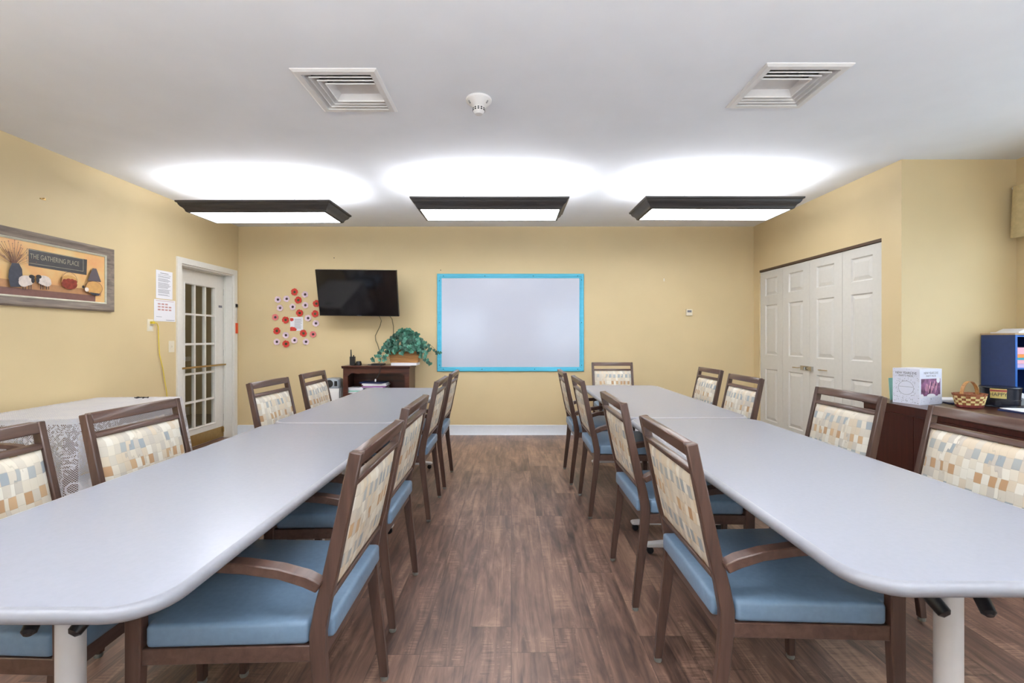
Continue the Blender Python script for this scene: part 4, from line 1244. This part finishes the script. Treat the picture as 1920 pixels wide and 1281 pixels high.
# radio on white drawer box
tag(mb('metalw').box(-2.24, -2.04, 5.40, 5.64, 0.0, 0.63, 0.012, seg=2).box(-2.235, -2.045, 5.393, 5.40, 0.05, 0.30, 0.006).box(-2.235, -2.045, 5.393, 5.40, 0.33, 0.60, 0.006).build('storage_box'), 'white plastic drawer box left of the bookcase under the grey radio', 'storage box')
rd = thing('portable_radio', 'silver grey portable radio with round speaker left of the bookcase', 'radio', (-2.14, 5.50, 0.6305))
b = mb('silver').prism([(-0.085, 0), (0.085, 0), (0.09, 0.06), (0.075, 0.105), (0.04, 0.12), (-0.06, 0.12), (-0.088, 0.09)], -0.09, 0.09, 'y', 0.006, 2); b.build('body', rd)
mb('grey').lathe([(0.045, 0), (0.045, 0.006), (0.035, 0.004), (0.015, 0.003), (0.012, 0.010), (0.002, 0.011)], 24, M_=Matrix.Translation((-0.02, -0.088, 0.058)) @ Matrix.Rotation(PI / 2, 4, 'X')).build('speaker', rd)
mb('chrome').ring(0.001, 0.001, [(0.0, 0)]) if False else None
mb('blackp').box(0.04, 0.075, -0.0925, -0.09, 0.03, 0.09).build('control_panel', rd, False)
tag(mb('cordb').tube([(-2.032, 5.42, 0.66), (-2.024, 5.38, 0.60), (-2.024, 5.37, 0.45), (-2.026, 5.37, 0.30), (-2.026, 5.37, 0.006)], 0.004, 6).build('power_cable'), 'dark power cable running down beside the white drawer box', 'cable')

# ------------------------------------------------------------------ desk and its things
DX0, DX1, DYa, DYb, DZt = 2.78, 3.97, 2.25, 3.585, 0.76
dk = thing('desk', 'dark cherry desk behind the outer chairs of the right-hand tables', 'desk', ((DX0 + DX1) / 2, (DYa + DYb) / 2, 0))
ddx, ddy = (DX1 - DX0) / 2, (DYb - DYa) / 2
mb('cherryd').box(-ddx - 0.012, ddx, -ddy - 0.012, ddy, DZt - 0.028, DZt, 0.004).build('desktop', dk, False)
b = mb('cherryd')
b.box(-ddx, -ddx + 0.02, -ddy, ddy, 0.0, DZt - 0.028); b.box(-ddx + 0.02, ddx, -ddy, -ddy + 0.02, 0.0, DZt - 0.028); b.box(-ddx + 0.02, ddx, ddy - 0.02, ddy, 0.0, DZt - 0.028)
b.box(-ddx - 0.008, -ddx, -ddy + 0.01, ddy - 0.01, DZt - 0.06, DZt - 0.028)
b.build('case', dk, False)
for k in range(3):
    ya = -ddy + 0.02 + k * (2 * ddy - 0.04) / 3; yb_ = ya + (2 * ddy - 0.04) / 3 - 0.004
    dr = mb('cherryd').box(-ddx - 0.010, -ddx - 0.0005, ya, yb_, 0.10, 0.695, 0.003).build('side_panel', dk, False)
    if k == 1:
        mb('chrome').lathe([(0.012, 0), (0.012, 0.004), (0.008, 0.008), (0.002, 0.009)], 16, M_=Matrix.Translation((-ddx - 0.010, -0.06, 0.67)) @ Matrix.Rotation(-PI / 2, 4, 'Y')).build('lock', dr)
zd = DZt + 0.0006
# party pack box
pb = thing('party_box', 'white carton of party supplies lettered new years eve party pack on the desk', 'box', (2.985, 3.345, zd), R(17))
PBw, PBd, PBh = 0.115, 0.088, 0.255
mb('boxw').box(-PBw, PBw, -PBd, PBd, 0, PBh, 0.0015).build('carton', pb, False)
b = mb('inkd')
random.seed(4)
for i in range(170):      # confetti on the left side
    y_ = random.uniform(-PBd + 0.005, PBd - 0.005); z_ = PBh * random.random() ** 1.3 * 0.72 + 0.006
    if (y_ ** 2 + (z_ - 0.115) ** 2) < 0.0026: continue
    a = random.uniform(0, PI); dy_, dz_ = 0.004 * math.cos(a), 0.004 * math.sin(a)
    b.poly([(-PBw - 0.0006, y_ - dy_, z_ - dz_), (-PBw - 0.0006, y_ - dy_ * 0 + 0.001, z_), (-PBw - 0.0006, y_ + dy_, z_ + dz_), (-PBw - 0.0006, y_ - 0.0015, z_ + 0.0015)], [(0, 1, 2, 3)])
for i in range(28):
    y_ = random.uniform(-PBd + 0.005, PBd - 0.005); z_ = random.uniform(0.19, 0.25)
    b.poly([(-PBw - 0.0006, y_, z_), (-PBw - 0.0006, y_ + 0.003, z_ + 0.001), (-PBw - 0.0006, y_ + 0.002, z_ + 0.004)], [(0, 1, 2)])
def ringflat(R0, R1, cy_, cz_, n=32):
    for i in range(n):
        a0, a1 = 2 * PI * i / n, 2 * PI * (i + 1) / n
        b.poly([(-PBw - 0.0007, cy_ + r * math.cos(a), cz_ + r * math.sin(a)) for r, a in ((R0, a0), (R1, a0), (R1, a1), (R0, a1))], [(0, 1, 2, 3)])
ringflat(0.049, 0.0505, 0, 0.115)
b.box(-PBw - 0.0008, -PBw - 0.0004, -0.045, 0.045, 0.122, 0.1235)
TBX = lambda a, c, n: (-PBw - 0.0009, -a, c)
b.text("NEW YEARS EVE", 0.024, lambda a, c, n: TBX(a, c + 0.222, n), sx=0.78)
b.text("PARTY PACK", 0.018, lambda a, c, n: TBX(a, c + 0.202, n), sx=0.9)
b.build('side_print', pb, False)
b = mb('ink')
TF = lambda a, c, n: (a, -PBd - 0.0009, c)
b.text("NEW YEARS EVE", 0.024, lambda a, c, n: TF(a, c + 0.225, n), sx=0.85)
b.text("PARTY PACK", 0.018, lambda a, c, n: TF(a, c + 0.204, n), sx=1.0)
for i in range(70):
    x_ = random.uniform(-PBw + 0.005, PBw - 0.005); z_ = random.uniform(0.006, 0.06)
    b.poly([(x_, -PBd - 0.0006, z_), (x_ + 0.004, -PBd - 0.0006, z_ + 0.002), (x_ + 0.001, -PBd - 0.0006, z_ + 0.003)], [(0, 1, 2)])
b.m(M['inkd']).text("25", 0.012, lambda a, c, n: TF(a - 0.0, c + 0.04, n))
b.m(M['ppl']).box(-PBw + 0.012, PBw - 0.018, -PBd - 0.001, -PBd - 0.0003, 0.062, 0.185)
b.m(M['pnk'])
random.seed(9)
for i in range(9):
    x_ = -0.06 + 0.014 * i; z_ = random.uniform(0.08, 0.12)
    b.poly([(x_, -PBd - 0.0014, z_), (x_ + 0.005, -PBd - 0.0014, z_), (x_ + 0.014, -PBd - 0.0014, z_ + 0.05), (x_ + 0.008, -PBd - 0.0014, z_ + 0.052)], [(0, 1, 2, 3)])
b.m(M['paper'])
for cx_, cz_, rx_, rz_ in ((0.072, 0.175, 0.018, 0.022), (-0.095, 0.062, 0.016, 0.016), (0.0, 0.064, 0.045, 0.014), (0.085, 0.06, 0.02, 0.012)):
    b.poly([(cx_ + rx_ * math.cos(2 * PI * i / 18), -PBd - 0.0018, cz_ + rz_ * math.sin(2 * PI * i / 18)) for i in range(18)], [tuple(range(18))])
b.build('front_print', pb, False)
tag(mb('teal').box(-0.03, 0.03, -0.002, 0.002, 0, 0.17, M_=Matrix.Rotation(R(-4), 4, 'Y')).build('mint_card', smooth=False, loc=(2.955, 3.51, zd)), 'mint green card leaning behind the party carton', 'card')
# small wicker basket
bk = thing('wicker_basket', 'small woven basket with arched handle beside the party carton', 'basket', (3.145, 3.05, zd), R(10))
bk.location = (3.175, 3.15, zd)
b = mb('redw')
def wring(r0, r1, z0, z1, key, n=22, ph=0, sx=1.0):
    b.m(M[key])
    for i in range(n):
        if (i + ph) % 2: continue
        a0, a1 = 2 * PI * i / n, 2 * PI * (i + 1) / n
        pts = []
        for r, z in ((r0, z0), (r1, z1)):
            for a in (a0, a1): pts.append((sx * r * 1.15 * math.cos(a), r * 0.8 * math.sin(a), z))
            for a in (a1, a0): pts.append((sx * (r - 0.006) * 1.15 * math.cos(a), (r - 0.006) * 0.8 * math.sin(a), z))
        b.poly(pts, [(0, 3, 2, 1), (4, 5, 6, 7), (0, 1, 5, 4), (1, 2, 6, 5), (2, 3, 7, 6), (3, 0, 4, 7)])
b.lathe([(0.070, 0.0), (0.074, 0.003), (0.070, 0.004)], 22, sx=1.15, sy=0.8)
for k in range(6):
    z0_, z1_ = 0.002 + k * 0.0155, 0.0175 + k * 0.0155
    r0_, r1_ = 0.074 + k * 0.0037, 0.0777 + k * 0.0037
    wring(r0_ + 0.002, r1_ + 0.002, z0_ + 0.001, z1_ - 0.001, 'redw' if k == 0 else ('cream' if k < 5 else 'brownw'), 22, k)
    wring(r0_ - 0.002, r1_ - 0.002, z0_, z1_, 'redw' if k == 0 else 'brownw', 22, k + 1)
b.build('bowl', bk, False)
b = mb('tan_wood'); 
hp = [(0.085 * math.cos(a) * 0.8, 0, 0.09 + 0.088 * math.sin(a)) for a in [PI * i / 16 for i in range(17)]]
for i in range(16):
    p, q = hp[i], hp[i + 1]
    b.m(M['wick']).poly([(p[0], -0.011, p[2]), (q[0], -0.011, q[2]), (q[0], 0.011, q[2]), (p[0], 0.011, p[2]), (p[0] * 0.96, -0.011, p[2] - 0.004), (q[0] * 0.96, -0.011, q[2] - 0.004), (q[0] * 0.96, 0.011, q[2] - 0.004), (p[0] * 0.96, 0.011, p[2] - 0.004)],
                        [(0, 1, 2, 3), (4, 7, 6, 5), (0, 4, 5, 1), (2, 6, 7, 3)])
b.build('handle', bk, False)
# black party hat
ht = thing('party_hat', 'black plastic party top hat with a lettered band on the desk', 'hat', (3.43, 3.19, zd))
mb('hat').lathe([(0.112, 0.0), (0.114, 0.004), (0.105, 0.008), (0.100, 0.012)], 32).build('brim', ht)
mb('hat').lathe([(0.098, 0.008), (0.100, 0.045), (0.102, 0.046), (0.102, 0.050), (0.099, 0.052), (0.104, 0.125), (0.109, 0.132), (0.105, 0.137), (0.09, 0.135)], 32).build('crown', ht)
b = mb('gold')
cyl = lambda r, a, z: (r * math.cos(a), r * math.sin(a), z)
A0, A1 = R(196), R(240)
def patch(key, a0, a1, z0, z1, r=0.1045):
    b.m(M[key])
    for i in range(8):
        p0, p1 = a0 + (a1 - a0) * i / 8, a0 + (a1 - a0) * (i + 1) / 8
        b.poly([cyl(r, p0, z0), cyl(r, p1, z0), cyl(r + 0.003, p1, z1), cyl(r + 0.003, p0, z1)], [(0, 1, 2, 3)])
patch('gold', A0, A1, 0.062, 0.128)
patch('hatr', A0, A1, 0.108, 0.122, 0.1085)
b.m(M['inkd'])
for i in range(14):
    a = A0 + (A1 - A0) * i / 14
    b.poly([cyl(0.113, a, 0.112), cyl(0.113, a + 0.02, 0.112), cyl(0.113, a + 0.03, 0.120), cyl(0.113, a + 0.012, 0.120)], [(0, 1, 2, 3)])
b.text('HAPPY', 0.036, lambda a, c, n: cyl(0.1100, (A0 + A1) / 2 + a / 0.108, 0.088 + c), sx=0.8)
b.build('band', ht, False)
# organizer
og = thing('desk_organizer', 'navy blue shelf organizer standing in the corner of the desk', 'organizer', (3.84, 3.46, zd))
b = mb('blue'); b.box(-0.14, -0.125, -0.12, 0.12, 0, 0.50); b.box(0.125, 0.14, -0.12, 0.12, 0, 0.50); b.box(-0.125, 0.125, 0.11, 0.12, 0, 0.5)
b.m(M['blued']).box(-0.1395, -0.1255, -0.124, -0.12, 0, 0.5); b.box(0.1255, 0.1395, -0.124, -0.12, 0, 0.5)
b.build('case', og, False)
for zz_ in (0.0, 0.245, 0.485):
    mb('blued').box(-0.125, 0.125, -0.122, 0.11, zz_, zz_ + 0.012).build('shelf', og, False)
mb('tanboard').box(-0.145, 0.14, -0.126, 0.12, 0.50, 0.512, 0.002).build('top_board', og, False)
zq = zd + 0.2576
for i, (k, h, lab) in enumerate((('lil', 0.03, 'lilac paper ream, lowest on the organizer shelf'), ('pnk', 0.028, 'pale pink paper ream above the lilac one in the organizer'), ('tq', 0.016, 'turquoise paper sheets between pink and orange in the organizer'), ('orn', 0.026, 'orange paper sheets in the organizer under the top ream'), ('pnk', 0.05, 'pink paper ream topmost on the organizer shelf'))):
    tag(mb(k).box(3.722, 3.945, 3.345, 3.56, zq, zq + h - 0.001, 0.002).build('paper_ream', smooth=False), lab, 'paper', 'coloured papers in the organizer'); zq += h
b = mb('paper').box(3.74, 3.96, 3.35, 3.55, zd + 0.5128, zd + 0.522)
b.prism([(3.76, zd + 0.522), (3.82, zd + 0.548), (3.87, zd + 0.538), (3.95, zd + 0.524)], 3.37, 3.53, 'y')
tag(b.build('loose_papers', smooth=False), 'crumpled loose white papers on top of the navy organizer', 'paper')
# papers and folders on the desk
PP = [(3.30, 3.455, 0.12, 0.075, 0.0, 'paper', 0.018, 0, 'stack of white paper behind the small woven basket'),
      (3.25, 3.305, 0.07, 0.045, -0.1, 'navy', 0.008, 0, 'navy folder between the party carton and the basket'),
      (3.42, 2.90, 0.20, 0.12, 0.1, 'navy', 0.010, 0, 'navy folder lying before the black party hat'),
      (3.36, 2.92, 0.13, 0.08, -0.2, 'paper', 0.004, 0.0106, 'loose white sheets on the navy folder before the black hat'),
      (3.05, 2.50, 0.15, 0.11, 0.05, 'navy', 0.008, 0, 'navy folder nearest the viewer on the desk'),
      (3.42, 2.50, 0.14, 0.10, -0.15, 'paper', 0.006, 0, 'white sheets nearest the viewer on the desk'),
      (3.68, 2.95, 0.05, 0.08, 0.0, 'paper', 0.012, 0, 'small white paper stack right of the black party hat')]
for (x, y, hx_, hy_, rz, k, h, dz, lab) in PP:
    o = mb(k).box(-hx_, hx_, -hy_, hy_, 0, h, 0.001).build('paper_stack' if k == 'paper' else 'folder', smooth=False, loc=(x, y, zd + dz)); o.rotation_euler = (0, 0, rz)
    tag(o, lab, 'paper' if k == 'paper' else 'folder')
tag(mb('orn').box(-0.05, 0.05, -0.03, 0.03, 0, 0.004).build('sticky_notes', smooth=False, loc=(3.46, 2.51, zd + 0.0064)), 'orange sticky notes on the white sheets nearest the viewer', 'sticky notes')
ds = thing('tape_dispenser', 'small silver tape dispenser right of the black party hat', 'tape dispenser', (3.62, 3.22, zd))
mb('silver').prism([(-0.05, 0), (0.05, 0), (0.05, 0.03), (0.02, 0.035), (-0.03, 0.06), (-0.05, 0.05)], -0.02, 0.02, 'y', 0.003).build('body', ds, False)
mb('paper').lathe([(0.028, -0.009), (0.028, 0.009)], 18, M_=Matrix.Translation((-0.012, 0, 0.06)) @ Matrix.Rotation(PI / 2, 4, 'X')).build('tape_roll', ds)

# valance on the window wall
b = mb('cur')
N = 60
top, botm = [], []
fr_ = []
for i in range(N + 1):
    y = 1.05 + (3.56 - 1.05) * i / N
    w = 0.022 * math.sin(i * 1.25)
    fr_.append((y, w))
A = [b.bm.verts.new((XW - 0.07 + 0.3 * w, y, 2.42)) for y, w in fr_]
B_ = [b.bm.verts.new((XW - 0.085 + w, y, 2.02 + 0.01 * math.sin(y * 30))) for y, w in fr_]
A2 = [b.bm.verts.new((XW - 0.066 + 0.3 * w, y, 2.42)) for y, w in fr_]
B2 = [b.bm.verts.new((XW - 0.081 + w, y, 2.02 + 0.01 * math.sin(y * 30))) for y, w in fr_]
for i in range(N):
    b.bm.faces.new([A[i], A[i + 1], B_[i + 1], B_[i]]); b.bm.faces.new([A2[i + 1], A2[i], B2[i], B2[i + 1]])
    b.bm.faces.new([B_[i], B_[i + 1], B2[i + 1], B2[i]]); b.bm.faces.new([A[i + 1], A[i], A2[i], A2[i + 1]])
b._mark(b.bm.faces)
va = thing('window_valance', 'cream gathered window valance high at the right edge of the photo', 'curtain')
b.build('fabric', va)
mb('trim').tube([(XW - 0.06, 1.05, 2.41), (XW - 0.06, 3.57, 2.41)], 0.01, 8).build('rod', va)
for yq in (1.1, 3.5): mb('trim').box(XW - 0.06, XW, yq - 0.01, yq + 0.01, 2.40, 2.42).build('bracket', va, False)

# ------------------------------------------------------------------ world, added hall lamp, camera
w = bpy.data.worlds.new('World'); bpy.context.scene.world = w; w.use_nodes = True
bg = w.node_tree.nodes['Background']; bg.inputs[0].default_value = (0.74, 0.86, 1.0, 1); bg.inputs[1].default_value = 4.0
hl = thing('hall_fill_light', 'unseen ceiling lamp added to light the hallway beyond the french door', 'ceiling light', (-4.4, 5.2, 2.4))
mb('metalw').lathe([(0.15, 0), (0.16, -0.01), (0.15, -0.03)], 24).build('base', hl)
M['hall_fill_em'] = emit('hall_fill_globe', (1.0, 0.9, 0.75), 22.0)  # added lamp, unseen, brightens the hall behind the door panes
mb('hall_fill_em').lathe([(0.14, -0.03), (0.12, -0.07), (0.05, -0.09)], 24).build('globe', hl)

cam = bpy.data.cameras.new('Camera'); co = bpy.data.objects.new('Camera', cam); C.objects.link(co)
co.location = (0, 0, CAM); co.rotation_euler = (PI / 2, R(0.0), 0)
cam.sensor_width = 36.0; cam.lens = F / 1920 * 36.0
cam.shift_x = 2.0 / 1920; cam.shift_y = -8.5 / 1920
cam.clip_start = 0.02
sc_ = bpy.context.scene
sc_.camera = co
vs = sc_.view_settings
vs.view_transform = 'Standard'; vs.look = 'None'; vs.gamma = 1.0; vs.use_curve_mapping = False; vs.exposure = 0.7
